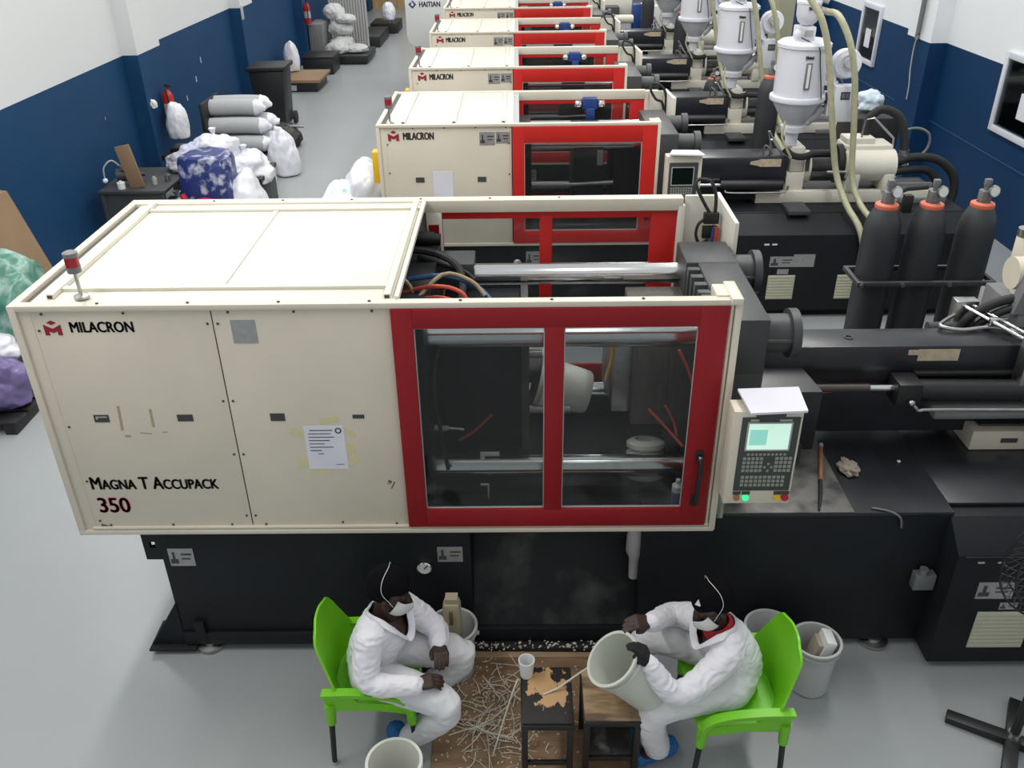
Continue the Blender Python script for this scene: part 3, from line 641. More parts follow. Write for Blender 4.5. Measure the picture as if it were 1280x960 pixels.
t = thing('spray_can', 'small blue and white spray can standing inside the red front door', 'can', (.865, 3.97, .985))
b = B(); b.lathe([(0, 0), (.03, 0), (.031, .15), (0, .152)], (.865, 3.97, .985), 18); obj('body', b, mat('can_blue', (.10, .16, .36), .3), t)
b = B(); b.lathe([(0, .15), (.031, .15), (.031, .185), (.014, .20), (.012, .225), (0, .226)], (.865, 3.97, .985), 18); obj('cap', b, 'white', t)
# ------------------------------------------------------------------ the row of smaller machines behind
def small_machine():
    Y = 8.5
    t = thing('injection_molding_machine', '', 'machine', (0, Y, 0), 'injection moulding machines in a row')
    b = B(); b.box(-1.15, 2.1, Y + .05, Y + 1.5, .09, .90); b.box(2.0, 4.6, Y + .3, Y + 1.5, .09, 1.08)
    b.prism([(2.08, Y + .04, .09), (2.08, Y + .04, .93), (2.08, Y + .32, 1.085), (2.08, Y + 1.4, 1.085), (2.08, Y + 1.4, .09)], (2.5, 0, 0), .006)
    b.box(-1.05, 4.5, Y + .12, Y + 1.4, .0, .10, 0)
    base = obj('machine_base', b, 'black', t)
    gauge(-.03, Y + .049, .66, .045, t)
    warn_label('warning_label', .06, .22, .63, .78, Y + .049, t)
    warn_label('warning_label', 2.58, 2.83, .585, .70, Y + .039, t); b = B(); b.box(2.82, 3.04, Y + .036, Y + .039, .585, .722, 0); obj('data_plate', b, 'labelg', t)
    b = B(); b.box(2.67, 2.785, Y + .036, Y + .039, .505, .56, 0); obj('data_plate', b, 'labelg', t)
    for x0, x1 in ((2.59, 2.86), (3.31, 3.56)):
        b = B(); b.box(x0 - .005, x1 + .005, Y + .036, Y + .041, .222, .492, 0)
        for i in range(8): b.box(x0, x1, Y + .030, Y + .037, .228 + i * .033, .256 + i * .033, .002)
        obj('louvre', b, 'vent', t, 'beige louvred vent')
    for x in (2.50, 2.58):
        b = B(); b.box(x, x + .05, Y + .034, Y + .04, .825, .84, 0); obj('latch', b, 'white', t)
    # enclosure
    x0, x1, z0, z1, y1 = -1.373, 1.353, .86, 2.09, Y + 1.556
    b = B()
    b.box(x0, x1, Y, Y + .045, z0, z0 + .03); b.box(x0, x1, Y, Y + .05, z1 - .028, z1); b.box(x0, x0 + .035, Y, Y + .07, z0, z1); b.box(x0 + .03, x0 + .085, Y + .015, Y + .07, z0, z1 - .02, .003)
    b.box(x1 - .032, x1, Y - .004, Y + .17, z0, z1 + .004); b.box(x1 - .1, x1 - .03, Y + .03, Y + .15, z1 - .04, z1 + .005)
    b.box(x0, x0 + .04, Y, y1, z1 - .03, z1); b.box(x0, 1.39, y1 - .07, y1, z1 - .10, z1 - .005); b.box(x0, x0 + .04, y1 - .05, y1, z0, z1); b.box(1.385, 1.43, y1 - .06, y1 - .01, z0, z1 - .05)
    obj('enclosure_frame', b, 'cream', t)
    b = B(); b.box(x0 + .08, -.075, Y + .018, Y + .028, z0 + .03, z1 - .02, .003); p = obj('side_panel', b, 'cream', t)
    screws([(x0 + .10, 1.90), (x0 + .10, 1.62), (x0 + .10, 1.36), (-1.02, 2.055), (-.72, 2.055), (-.42, 2.055), (-.13, 2.055), (-.10, 1.9), (-.10, 1.6)], Y + .018, p, .008)
    for x in (-.98, -.37):
        b = B(); b.box(x - .042, x + .042, Y + .014, Y + .019, 1.525, 1.575, 0); obj('handle_slot', b, 'ink', p)
    b = B(); b.box(-.85, -.657, Y + .014, Y + .018, 1.36, 1.633, 0); obj('notice_sheet', b, 'paper', p)
    o = warn_label('warning_label', -.383, -.235, 1.885, 2.01, Y + .018, p); warn_label('warning_label', -.225, -.09, 1.90, 2.01, Y + .018, p)
    logo_mark(-1.262, Y + .014, 1.935, .105, p)
    text('maker_lettering', 'MILACRON', .098, (-1.12, Y + .017, 1.945), 'inkb', p, .60, .0042)
    b = B(); b.box(x0 + .003, x0 + .01, Y + .05, y1 - .04, z0, z1 - .03, 0); obj('end_panel', b, 'cream', t)
    b = B(); b.box(x0 + .03, -.06, y1 - .02, y1 - .01, z0, z1 - .06, 0); obj('back_panel', b, 'cream', t)
    b = B(); b.box(x0 + .085, -.055, Y + .04, y1 - .06, z1 - .028, z1 - .012, .003); rf = obj('roof_cover', b, 'cream2', t)
    b = B(); b.box(x0 + .04, x0 + .09, Y + .07, y1 - .06, z1 - .05, z1 - .024, 0); obj('groove', b, bpy.data.materials['shadow_groove'], rf)
    for x in (-1.12, -.63, -.15):
        b = B(); b.box(x - .02, x + .02, Y + .10, y1 - .08, z1 - .013, z1 + .006, .003); obj('roof_rail', b, 'cream2', rf)
        b = B(); b.box(x - .012, x + .012, Y + .098, Y + .101, z1 - .010, z1 + .003, 0); obj('rail_mouth', b, 'ink', rf)
    b = B(); b.box(-.07, .0, Y + .05, y1 - .06, 1.2, z1 - .02); obj('inner_wall', b, 'lgrey', t)
    beacon(x0 + .13, Y + .09, z1 - .012, t, 1.1)
    b = B(); b.box(x0 - .075, x0 - .005, Y + .09, Y + .22, 1.50, 1.81, .008); obj('junction_box', b, 'yellow', t, 'yellow box on the end panel')
    # doors
    b = B(); b.frame(-.065, x1 - .035, z0 + .03, z1 - .028, Y - .008, Y + .02, .11, .135, .13, .155); d = obj('front_safety_door', b, 'red2', t, 'bright red sliding safety door')
    b = B(); b.box(.045, x1 - .17, Y + .006, Y + .011, z0 + .16, 1.908, 0); obj('window_pane', b, 'pane', d)
    b = B(); b.frame(.045, x1 - .17, z0 + .16, 1.908, Y + .002, Y + .018, .008, .008, .008, .012, .001); obj('window_bead', b, 'lgrey', d)
    b = B(); b.tube([(1.26, Y - .008, 1.38), (1.26, Y - .05, 1.36), (1.26, Y - .05, 1.16), (1.26, Y - .008, 1.14)], .014); obj('door_handle', b, 'blk', d)
    b = B(); b.frame(0, 1.385, z0 + .05, z1 - .10, y1 - .06, y1 - .035, .05, .16, .15, .045); d = obj('rear_safety_door', b, 'red2', t, 'red safety door at the back of the machine')
    b = B(); b.box(.05, 1.225, y1 - .05, y1 - .045, z0 + .2, z1 - .145, 0); obj('window_pane', b, 'pane', d)
    b = B(); b.box(1.40, 1.59, y1 - .05, y1 - .02, 1.1, z1 - .02); b.prism([(1.59, y1 - .03, z1), (1.63, y1 - .03, z1), (1.70, y1 - .28, z1 - .05), (1.665, y1 - .28, z1 - .05)], (0, 0, -.9), .003); obj('rear_end_post', b, 'cream2', t)
    b = B(); b.tube([(1.46, y1 - .08, 2.16), (1.44, y1 - .1, 2.1), (1.50, y1 - .12, 2.0), (1.58, y1 - .13, 1.95), (1.60, y1 - .13, 1.7)], .014); b.tube([(1.46, y1 - .08, 2.16), (1.56, y1 - .1, 2.13), (1.61, y1 - .12, 2.02), (1.61, y1 - .13, 1.7)], .014); obj('cable_harness', b, 'rubber', t)
    b = B(); b.box(.70, .86, y1 - .16, y1 - .02, 1.90, 2.02, .01); b.box(.74, .83, y1 - .2, y1 - .1, 1.80, 1.92, .01); dd = obj('door_drive', b, 'blue', t, 'small blue drive unit under the rear rail')
    for x in (.655, .905):
        b = B(); b.lathe([(0, -.03), (.045, -.03), (.05, 0), (.035, .03), (0, .035)], (x, y1 - .12, 1.96), 16); obj('drive_cap', b, 'chrome', dd)
    # clamp
    for yy, z in ((Y + .35, 1.80), (Y + 1.12, 1.80), (Y + .35, 1.12), (Y + 1.12, 1.12)):
        b = B(); b.cyl((-.0, yy, z), (1.4, yy, z), .055, n=20); obj('tie_bar', b, 'chrome', t)
        b = B(); b.cyl((1.55, yy, z), (1.78, yy, z), .09, n=18); b.cyl((1.74, yy, z), (1.80, yy, z), .115, n=20); obj('tie_bar_nut', b, 'dark', t)
    b = B(); b.box(1.30, 1.57, Y + .22, Y + 1.28, .9, 1.92, .01); b.box(1.55, 1.68, Y + .45, Y + 1.0, 1.2, 1.75, .02); obj('stationary_platen', b, 'dark', t)
    b = B(); b.box(.55, .85, Y + .3, Y + 1.1, 1.05, 1.86, .008); b.box(.95, 1.3, Y + .4, Y + 1.0, 1.15, 1.8, .008); b.box(-.05, .12, Y + .2, Y + 1.2, .9, 1.9, .01); o = obj('mold_block', b, 'black', t)
    b = B(); b.box(.78, .84, Y + .293, Y + .3, 1.60, 1.75, 0); obj('data_plate', b, 'labelg', o)
    b = B(); b.cyl((.1, Y + .3, 1.40), (.5, Y + .3, 1.40), .035); b.cyl((.5, Y + .3, 1.40), (.95, Y + .3, 1.42), .02); obj('ejector_rod', b, 'steel', t)
    b = B(); b.box(-.07, 1.34, Y + .06, Y + 1.45, .88, .93, 0); obj('machine_bed', b, 'black', t)
    # injection unit
    b = B(); b.box(1.72, 2.80, Y + .60, Y + .95, 1.28, 1.58, .03); b.box(1.75, 2.78, Y + .62, Y + .93, 1.12, 1.30, .0); g = obj('barrel_guard', b, 'deck', t)
    b = B(); b.box(2.50, 2.72, Y + .592, Y + .6, 1.478, 1.555, 0); b.prism([(2.50, Y + .592, 1.55), (2.50, Y + .592, 1.485), (2.40, Y + .592, 1.505), (2.40, Y + .592, 1.53)], (0, .008, 0)); obj('warning_label', b, 'labelt', g, 'tan warning label')
    b = B(); b.tube([(2.15, Y + .50, 1.26), (2.2, Y + .49, 1.235), (2.7, Y + .49, 1.235), (2.78, Y + .5, 1.25), (2.80, Y + .5, 1.30)], .011); obj('hydraulic_pipe', b, 'steel', t)
    b = B(); b.cyl((1.85, Y + .55, 1.30), (2.10, Y + .55, 1.30), .022); obj('cylinder_rod', b, 'chrome', t)
    b = B(); b.cyl((2.1, Y + .55, 1.30), (2.75, Y + .55, 1.30), .055); obj('carriage_cylinder', b, 'blk', t)
    b = B(); b.box(2.50, 4.40, Y + .58, Y + .66, 1.09, 1.215, .005); obj('slide_base', b, 'cream2', t, 'cream slide rail')
    b = B(); b.box(2.48, 4.42, Y + .655, Y + 1.1, 1.07, 1.19, .01); b.box(2.75, 2.98, Y + .2, Y + .5, 1.08, 1.13, .01); obj('slide_table', b, 'dark', t)
    b = B(); b.box(2.80, 2.99, Y + .62, Y + .98, 1.20, 1.40, .012); b.box(2.83, 2.98, Y + .66, Y + .98, 1.40, 1.66, .02); b.cyl((2.98, Y + .80, 1.42), (3.06, Y + .80, 1.42), .17, n=26); b.box(2.76, 2.86, Y + .64, Y + .96, 1.22, 1.30)
    f = obj('feed_block', b, 'cream2', t, 'cream feed throat block')
    b = B(); b.box(2.99, 3.025, Y + .61, Y + .64, 1.42, 1.58, 0); obj('slot', b, 'ink', f)
    b = B(); b.cyl((3.06, Y + .64, 1.36), (3.42, Y + .64, 1.36), .05, n=16); b.cyl((3.06, Y + .96, 1.5), (3.42, Y + .96, 1.5), .05, n=16); b.cyl((3.06, Y + .80, 1.40), (3.40, Y + .80, 1.40), .11, n=18); b.cyl((3.34, Y + .8, 1.45), (3.41, Y + .8, 1.45), .2, n=26); obj('injection_cylinder', b, 'blk', t)
    b = B(); b.cyl((3.2, Y + .575, 1.42), (3.4, Y + .575, 1.42), .015); obj('cylinder_rod', b, 'chrome', t)
    b = B(); b.cyl((3.40, Y + .72, 1.45), (3.92, Y + .72, 1.45), .165, n=32); b.box(3.40, 3.90, Y + .70, Y + 1.0, 1.30, 1.66, .02); b.box(3.42, 3.56, Y + .56, Y + .9, 1.2, 1.40, .02); b.box(3.80, 3.92, Y + .56, Y + .9, 1.2, 1.40, .02); b.box(3.42, 3.72, Y + .75, Y + .98, 1.64, 1.72, .01)
    obj('injection_motor', b, 'cream2', t, 'cream injection motor housing')
    b = B()
    b.tube([(3.66, Y + .9, 1.65), (3.68, Y + .95, 1.85), (3.80, Y + .95, 1.97), (3.98, Y + .9, 1.90), (4.06, Y + .85, 1.68), (4.07, Y + .82, 1.56)], .045, 12)
    b.tube([(3.92, Y + .75, 1.44), (4.15, Y + .8, 1.50), (4.42, Y + .8, 1.48), (4.62, Y + .78, 1.32), (4.66, Y + .76, 1.10), (4.60, Y + .74, .9)], .045, 12)
    b.tube([(3.92, Y + .72, 1.36), (4.1, Y + .75, 1.38), (4.35, Y + .8, 1.36), (4.48, Y + .78, 1.2), (4.47, Y + .75, 1.0)], .04, 12)
    obj('hydraulic_hose', b, 'rubber', t)
    b = B(); b.cyl((4.07, Y + .82, 1.58), (4.08, Y + .82, 1.40), .05, n=10); b.cyl((4.075, Y + .82, 1.53), (4.078, Y + .82, 1.49), .062, n=6); b.cyl((4.08, Y + .82, 1.43), (4.08, Y + .82, 1.40), .065, n=12); obj('hose_fitting', b, 'steel', t)
    b = B(); b.tube([(4.10, Y + 1.1, 1.70), (4.28, Y + 1.1, 1.735), (4.42, Y + 1.1, 1.67), (4.44, Y + 1.1, 1.53), (4.35, Y + 1.08, 1.44), (4.15, Y + 1.0, 1.43)], .014); obj('cable', b, 'grey', t)
    b = B(); b.tube([(3.58, Y + .8, 1.66), (3.60, Y + .8, 1.90), (3.68, Y + .8, 1.92), (3.90, Y + .75, 1.72), (3.9, Y + .7, 1.5)], .012, smooth=False); obj('hydraulic_pipe', b, 'steel', t)
    b = B(); b.box(4.0, 4.5, Y + .55, Y + 1.05, 1.08, 1.14, .01); b.box(3.95, 4.35, Y + .62, Y + .66, 1.24, 1.28); obj('end_bracket', b, 'grey', t)
    # wiring at the feed throat
    for pp in ([(2.62, Y + .7, 1.58), (2.60, Y + .65, 1.75), (2.68, Y + .65, 1.66), (2.78, Y + .62, 1.58)], [(2.66, Y + .75, 1.58), (2.58, Y + .7, 1.82), (2.66, Y + .7, 1.70), (2.80, Y + .65, 1.5)], [(2.55, Y + .7, 1.58), (2.56, Y + .68, 1.68), (2.64, Y + .66, 1.6)]):
        b = B(); b.tube(pp, .009); obj('cable', b, 'steel', t)
    b = B(); b.tube([(2.70, Y + .58, 1.95), (2.68, Y + .56, 1.8), (2.74, Y + .55, 1.68), (2.80, Y + .55, 1.58)], .012); obj('cable', b, 'hose', t)
    b = B(); b.tube([(2.74, Y + .62, 1.66), (2.82, Y + .58, 1.60), (2.92, Y + .58, 1.58), (3.02, Y + .6, 1.6)], .035); obj('hydraulic_hose', b, 'rubber', t)
    # operator panel
    b = B(); b.box(1.395, 1.735, Y - .20, Y - .08, 1.30, 1.815, .006); cp = obj('control_panel', b, 'cream', t, 'cream operator panel with dark screen')
    b = B(); b.box(1.425, 1.70, Y - .206, Y - .2, 1.36, 1.755, .002); obj('bezel', b, 'keypad', cp)
    b = B(); b.frame(1.448, 1.665, 1.535, 1.715, Y - .211, Y - .206, .008, .008, .008, .008, .001); obj('screen_frame', b, 'lgrey', cp)
    b = B(); b.box(1.455, 1.658, Y - .209, Y - .2065, 1.542, 1.708, 0); obj('screen', b, 'screenoff', cp)
    b = B()
    for r_ in range(6):
        for c_ in range(9): b.box(1.45 + c_ * .024, 1.467 + c_ * .024, Y - .209, Y - .206, 1.50 - r_ * .024, 1.516 - r_ * .024, 0)
    obj('keypad', b, 'key', cp, kind='stuff')
    b = B(); b.cyl((1.46, Y - .14, 1.05), (1.46, Y - .14, 1.31), .03); b.cyl((1.46, Y - .14, 1.08), (1.46, Y + .1, 1.08), .03); obj('panel_arm', b, 'steel', t)
    return t
mach = small_machine()
K = 2.944
mach['label'] = 'cream and bright red moulding machine directly behind the big front machine'
machs = [mach]
for i, l in enumerate(('cream and red moulding machine, second one behind the big front machine', 'cream and red moulding machine, third one behind the big front machine', 'cream and red moulding machine farthest back in the row, cut by the picture top')):
    c = copy_tree(mach); c.location.y += K * (i + 1); c['label'] = l; machs.append(c)
for i, m_ in enumerate(machs):
    y = m_.location.y; b = B(); b.prism([(1.41, y - .24, 1.835), (1.74, y - .27, 1.835), (1.72, y - .05, 1.822), (1.47, y - .03, 1.822)], (0, 0, .012))
    if i == 0: tag(obj('paper_stack', b, 'paper'), 'white sheets on top of the operator panel of the machine behind the front one', 'paper')
# ------------------------------------------------------------------ hopper dryers
def hopper():
    Y = 9.25; X = 2.835
    t = thing('hopper_dryer', '', 'hopper', (X, Y, 1.665), 'hopper dryers on the machines')
    b = B(); b.lathe([(0, 1.665), (.062, 1.665), (.066, 1.80), (.12, 1.81), (.125, 1.865), (.105, 1.875), (.112, 1.90), (0, 1.90)], (X, Y, 0), 28); obj('throat', b, 'hopper', t)
    b = B(); b.lathe([(0, 1.89), (.112, 1.89), (.245, 2.115), (.245, 2.14), (0, 2.14)], (X, Y, 0), 36); obj('cone', b, 'hoppercone', t, 'grey conical bottom')
    b = B(); b.lathe([(0, 2.125), (.272, 2.125), (.278, 2.15), (.272, 2.172), (.245, 2.178), (.245, 2.63), (.262, 2.64), (.262, 2.672), (.225, 2.70), (0, 2.705)], (X, Y, 0), 40); bar = obj('barrel', b, 'hopper', t)
    b = B(); b.box(X - .03, X + .03, Y - .262, Y - .24, 2.27, 2.52, .006); o = obj('sight_glass', b, 'grey', bar)
    q = B(); q.box(X - .013, X + .013, Y - .266, Y - .26, 2.285, 2.505, 0); obj('slit', q, 'white', o)
    text('lettering', 'Shini', .042, (X - .045, Y - .250, 2.555), 'inkb', bar, 1.0, .0012, depth=.008)
    b = B(); b.tube([(X + .25, Y - .05, 2.06), (X + .20, Y - .05, 1.98), (X + .13, Y - .04, 1.92)], .045, 12); b.cyl((X + .16, Y, 1.98), (X + .34, Y, 2.06), .04); obj('air_duct', b, 'hoppercone', t)
    b = B(); b.box(X + .265, X + .30, Y - .10, Y - .05, 2.10, 2.20, .004); obj('latch', b, 'ink', t)
    b = B(); b.box(X - .11, X + .06, Y - .11, Y + .08, 2.70, 2.83, .008); b.ball((X - .10, Y - .08, 2.76), .05, sub=2)
    ld = obj('loader_base', b, 'hopper', t)
    q = B(); q.box(X - .05, X + .035, Y - .116, Y - .11, 2.74, 2.80, 0); obj('window', q, 'lgrey', ld)
    b = B(); b.lathe([(0, 2.83), (.05, 2.835), (.09, 2.87), (.112, 2.93), (.115, 3.03), (.122, 3.035), (.122, 3.055), (.115, 3.06), (.105, 3.12), (.06, 3.16), (0, 3.17)], (X - .015, Y - .02, 0), 32); lb = obj('loader_bowl', b, 'hopper', t, 'white vacuum loader bowl')
    text('lettering', 'Shini', .04, (X - .05, Y - .138, 2.985), 'inkb', lb, 1.0, .0012, depth=.008)
    b = B(); b.cyl((X + .10, Y - .05, 3.08), (X + .16, Y - .07, 3.06), .035); b.cyl((X + .09, Y - .05, 2.98), (X + .16, Y - .06, 2.96), .03); obj('inlet_port', b, 'lgrey', lb)
    b = B(); b.tube([(X - .09, Y - .15, 2.74), (X + .0, Y - .17, 2.70), (X + .07, Y - .25, 2.66), (X + .10, Y - .262, 2.50), (X + .14, Y - .26, 2.30), (X + .16, Y - .26, 2.18)], .006); obj('cable', b, 'ink', t)
    # control box and blower
    b = B(); b.box(X + .33, X + .54, Y - .16, Y - .02, 1.93, 2.28, .008); b.box(X + .28, X + .36, Y - .12, Y + .06, 1.98, 2.2, .008); cb = obj('control_box', b, 'hopper', t)
    q = B(); q.box(X + .385, X + .475, Y - .164, Y - .158, 2.15, 2.225, 0); o = obj('display', q, 'ink', cb)
    q = B(); q.box(X + .395, X + .425, Y - .167, Y - .163, 2.165, 2.21, 0); q.box(X + .435, X + .465, Y - .167, Y - .163, 2.165, 2.21, 0); obj('digits', q, 'grey', o)
    ry = Matrix.Rotation(R(80), 3, 'X')
    b = B(); b.lathe([(0, -.07), (.13, -.07), (.145, -.04), (.145, .04), (.13, .07), (.075, .07), (.07, .05), (.04, .05), (.04, .03), (0, .03)], (X + .44, Y, 2.47), 32, ry); b.tube([(X + .31, Y, 2.47), (X + .31, Y, 2.36), (X + .31, Y, 2.28)], [.05, .055, .06], 14); b.cyl((X + .31, Y, 2.30), (X + .31, Y, 2.27), .08, n=16); bl = obj('blower', b, 'hopper', t, 'round white blower housing')
    b = B(); b.lathe([(0, .071), (.05, .072), (.05, .12), (0, .12)], (X + .44, Y, 2.47), 24, ry); obj('blower_motor', b, 'lgrey', bl)
    b = B(); b.tube([(2.66, 8.98, 3.25), (2.74, 8.95, 3.10), (2.86, 8.9, 2.92), (2.975, 8.9, 2.60), (3.106, 8.9, 2.0), (3.235, 8.9, 1.47), (3.33, 8.72, 1.19), (3.44, 8.50, .98), (3.52, 8.44, .6), (3.56, 8.42, .04)], .031, 12); obj('suction_hose', b, 'hose', t, 'translucent yellowish hose')
    b = B(); b.tube([(2.99, 9.18, 2.96), (3.06, 9.05, 2.94), (3.172, 8.95, 2.72), (3.275, 8.95, 2.40), (3.345, 8.95, 1.98), (3.42, 8.93, 1.41), (3.49, 8.75, 1.17), (3.60, 8.50, 1.0), (3.68, 8.43, .6), (3.70, 8.41, .04)], .031, 12); obj('suction_hose', b, 'hose', t, 'translucent yellowish hose')
    return t
h0 = hopper()
h0['label'] = 'nearest white hopper dryer with two yellowish hoses hanging beside it'
for i, l in enumerate(('white hopper dryer directly behind the nearest one', 'third white hopper dryer from the front, its top cut by the picture edge', 'farthest white hopper dryer, only its cone in the picture')):
    c = copy_tree(h0); c.location.y += K * (i + 1); c['label'] = l
# ------------------------------------------------------------------ gas bottles
def bottle():
    t = thing('gas_cylinder', '', 'gas cylinder', (0, 0, 0), 'dark gas cylinders with orange collars')
    b = B(); b.lathe([(0, 0), (.14, 0), (.15, .02), (.15, 1.80), (.145, 1.87), (.128, 1.94), (.10, 1.99), (.085, 2.02), (0, 2.02)], (0, 0, 0), 36); obj('body', b, 'bottle', t)
    b = B(); b.lathe([(.055, 2.005), (.092, 2.005), (.096, 2.02), (.092, 2.035), (.055, 2.045)], (0, 0, 0), 28, None, True); obj('collar', b, 'orange', t, 'orange collar')
    b = B(); b.box(-.04, .04, -.04, .04, 2.03, 2.13, .006); b.cyl((0, 0, 2.12), (0, 0, 2.20), .022); b.box(-.025, .025, -.02, .02, 2.16, 2.21, .003); v = obj('valve', b, 'grey', t)
    b = B(); b.lathe([(0, 0), (.042, 0), (.042, .03), (.036, .032), (0, .032)], (.035, -.045, 2.135), 24, Matrix.Rotation(R(85), 3, 'X')); g = obj('pressure_gauge', b, 'steel', v)
    b = B(); b.lathe([(0, .0325), (.035, .0325), (.035, .0335), (0, .0335)], (.035, -.045, 2.135), 24, Matrix.Rotation(R(85), 3, 'X')); obj('dial', b, 'white', v)
    return t
b0 = bottle(); first = True
spots = [(2.66, 6.19, 1, 'dark gas cylinder behind the front machine, leftmost of the three beside the blue post'), (2.985, 6.19, 1, 'dark gas cylinder in the middle of the three behind the front machine'), (3.35, 6.19, 1, 'dark gas cylinder nearest the right wall of the three behind the front machine'),
         (3.02, 10.98, 1, 'dark gas cylinder just behind the nearest hopper dryer, left of its barrel'), (2.86, 13.45, .76, 'short dark gas cylinder between the two nearest hopper dryers, its orange collar low'),
         (2.93, 16.87, 1, 'dark gas cylinder between the second and third hopper dryers'), (2.70, 19.8, 1, 'dark gas cylinder farthest back, left of the farthest hopper dryer')]
for i, (x, y, sz, l) in enumerate(spots):
    o = b0 if i == 0 else copy_tree(b0)
    o.location = (x, y, 0); o.scale = (.88, .88, sz); o['label'] = l
t = thing('cylinder_rack', 'dark steel rack bar and blue post holding the three gas cylinders', 'rack', (2.9, 6.0, 0))
b = B(); b.box(2.49, 3.50, 6.02, 6.05, 1.455, 1.49); b.box(2.49, 3.50, 6.33, 6.36, 1.455, 1.49); b.box(2.49, 2.52, 6.02, 6.36, 1.455, 1.49); b.box(3.48, 3.51, 6.02, 6.36, 1.455, 1.49); obj('clamp_bar', b, 'dark', t)
for x in (2.52, 2.82, 3.165):
    b = B(); b.cyl((x, 6.022, 1.472), (x, 6.0, 1.472), .016, n=6); obj('bolt', b, 'steel', t)
b = B(); b.box(2.78, 2.88, 6.40, 6.46, 0, 1.80, .006); obj('post', b, 'blue', t, 'blue upright post')
b = B(); b.box(2.77, 2.85, 6.385, 6.40, 1.66, 1.76); obj('name_plate', b, 'labelt', t)
for x, z, w_, h_ in ((3.14, 1.64, .09, .05), (3.13, 1.36, .05, .07)):
    b = B(); b.box(x - w_ / 2, x + w_ / 2, 6.30, 6.34, z - h_ / 2, z + h_ / 2); obj('valve_tag', b, 'labelt', t)
b = B(); b.tube([(2.68, 6.19, 2.10), (2.80, 6.24, 2.13), (2.95, 6.24, 2.14)], .02, smooth=False); b.box(2.80, 2.86, 6.22, 6.28, 1.95, 2.08); obj('manifold', b, 'blk', t)
# ------------------------------------------------------------------ right side between the first two machines
t = thing('chiller', 'grey chiller unit with hinged lid at the right picture edge beyond the gas cylinders', 'chiller', (4.0, 6.5, 0))
b = B(); b.box(3.72, 4.7, 5.85, 6.9, .05, 1.02, .01); obj('body', b, 'grey', t)
b = B(); b.box(3.70, 4.72, 5.83, 6.92, 1.03, 1.07, .008); obj('lid', b, 'grey', t)
b = B(); b.box(3.715, 3.722, 5.95, 6.15, .62, .95, 0); obj('notice_sheet', b, 'paper', t)
b = B(); b.box(3.68, 3.72, 6.16, 6.22, .5, 1.0); obj('trim', b, 'ink', t)
b = B()
for x in (3.8, 4.6):
    for y in (5.95, 6.8): b.cyl((x, y, 0), (x, y, .06), .03, n=10)
obj('feet', b, 'rubber', t)
t = thing('hydraulic_unit', 'cream hydraulic motor with grey bracket and black hose at the right picture edge', 'motor', (3.4, 5.2, 1.0))
b = B(); b.cyl((3.10, 5.05, 1.93), (3.7, 5.05, 1.93), .16, n=28); b.box(3.12, 3.7, 4.95, 5.3, 1.78, 2.16, .03); b.cyl((3.0, 5.02, 1.98), (3.12, 5.02, 1.98), .10, n=24); obj('motor', b, 'cream', t)
b = B(); b.lathe([(0, 0), (.055, 0), (.055, .05), (0, .055)], (3.10, 5.14, 2.17), 20); obj('filler_cap', b, 'steel', t)
b = B(); b.prism([(2.98, 4.85, 1.78), (3.10, 4.85, 1.78), (3.10, 4.85, 2.05), (3.03, 4.85, 2.05)], (0, .08, 0)); b.box(3.02, 3.6, 4.86, 5.3, 1.03, 1.80, .01); obj('bracket', b, 'grey', t)
b = B()
b.tube([(3.15, 4.92, 1.86), (2.96, 4.93, 1.84), (2.80, 4.95, 1.74), (2.74, 4.97, 1.60), (2.73, 5.0, 1.40), (2.74, 5.0, 1.05)], .03, 10)
b.tube([(3.20, 4.90, 1.82), (3.0, 4.9, 1.80), (2.86, 4.93, 1.70), (2.80, 4.96, 1.56), (2.79, 5.0, 1.35), (2.79, 5.0, 1.05)], .026, 10)
obj('hydraulic_hose', b, 'rubber', t)
t = thing('linkage', 'pair of bright steel linkage rods slanting over the barrel guard at the right edge', 'linkage', (2.9, 4.75, 1.70))
b = B(); b.cyl((2.76, 5.05, 1.76), (2.93, 4.50, 1.76), .012, n=10); b.cyl((2.82, 5.05, 1.76), (3.0, 4.50, 1.76), .012, n=10); b.box(2.82, 2.92, 4.78, 4.81, 1.74, 1.785); obj('rod', b, 'chrome', t)
b = B(); b.box(2.72, 2.86, 5.02, 5.10, 1.02, 1.79, .006); obj('bracket', b, 'steel', t)
b = B(); b.box(2.90, 3.04, 4.46, 4.56, 1.5, 1.79, .006); obj('bracket', b, 'steel', t)
b = B(); b.tube([(2.70, 4.98, 1.72), (2.60, 4.9, 1.715), (2.55, 4.82, 1.72), (2.66, 4.78, 1.715), (2.85, 4.8, 1.72), (3.0, 4.72, 1.715)], .012); obj('cable', b, 'steel', t)
b = B(); b.cyl((2.56, 5.0, 1.62), (2.75, 5.0, 1.62), .04, n=14); obj('cylinder', b, 'dark', t)
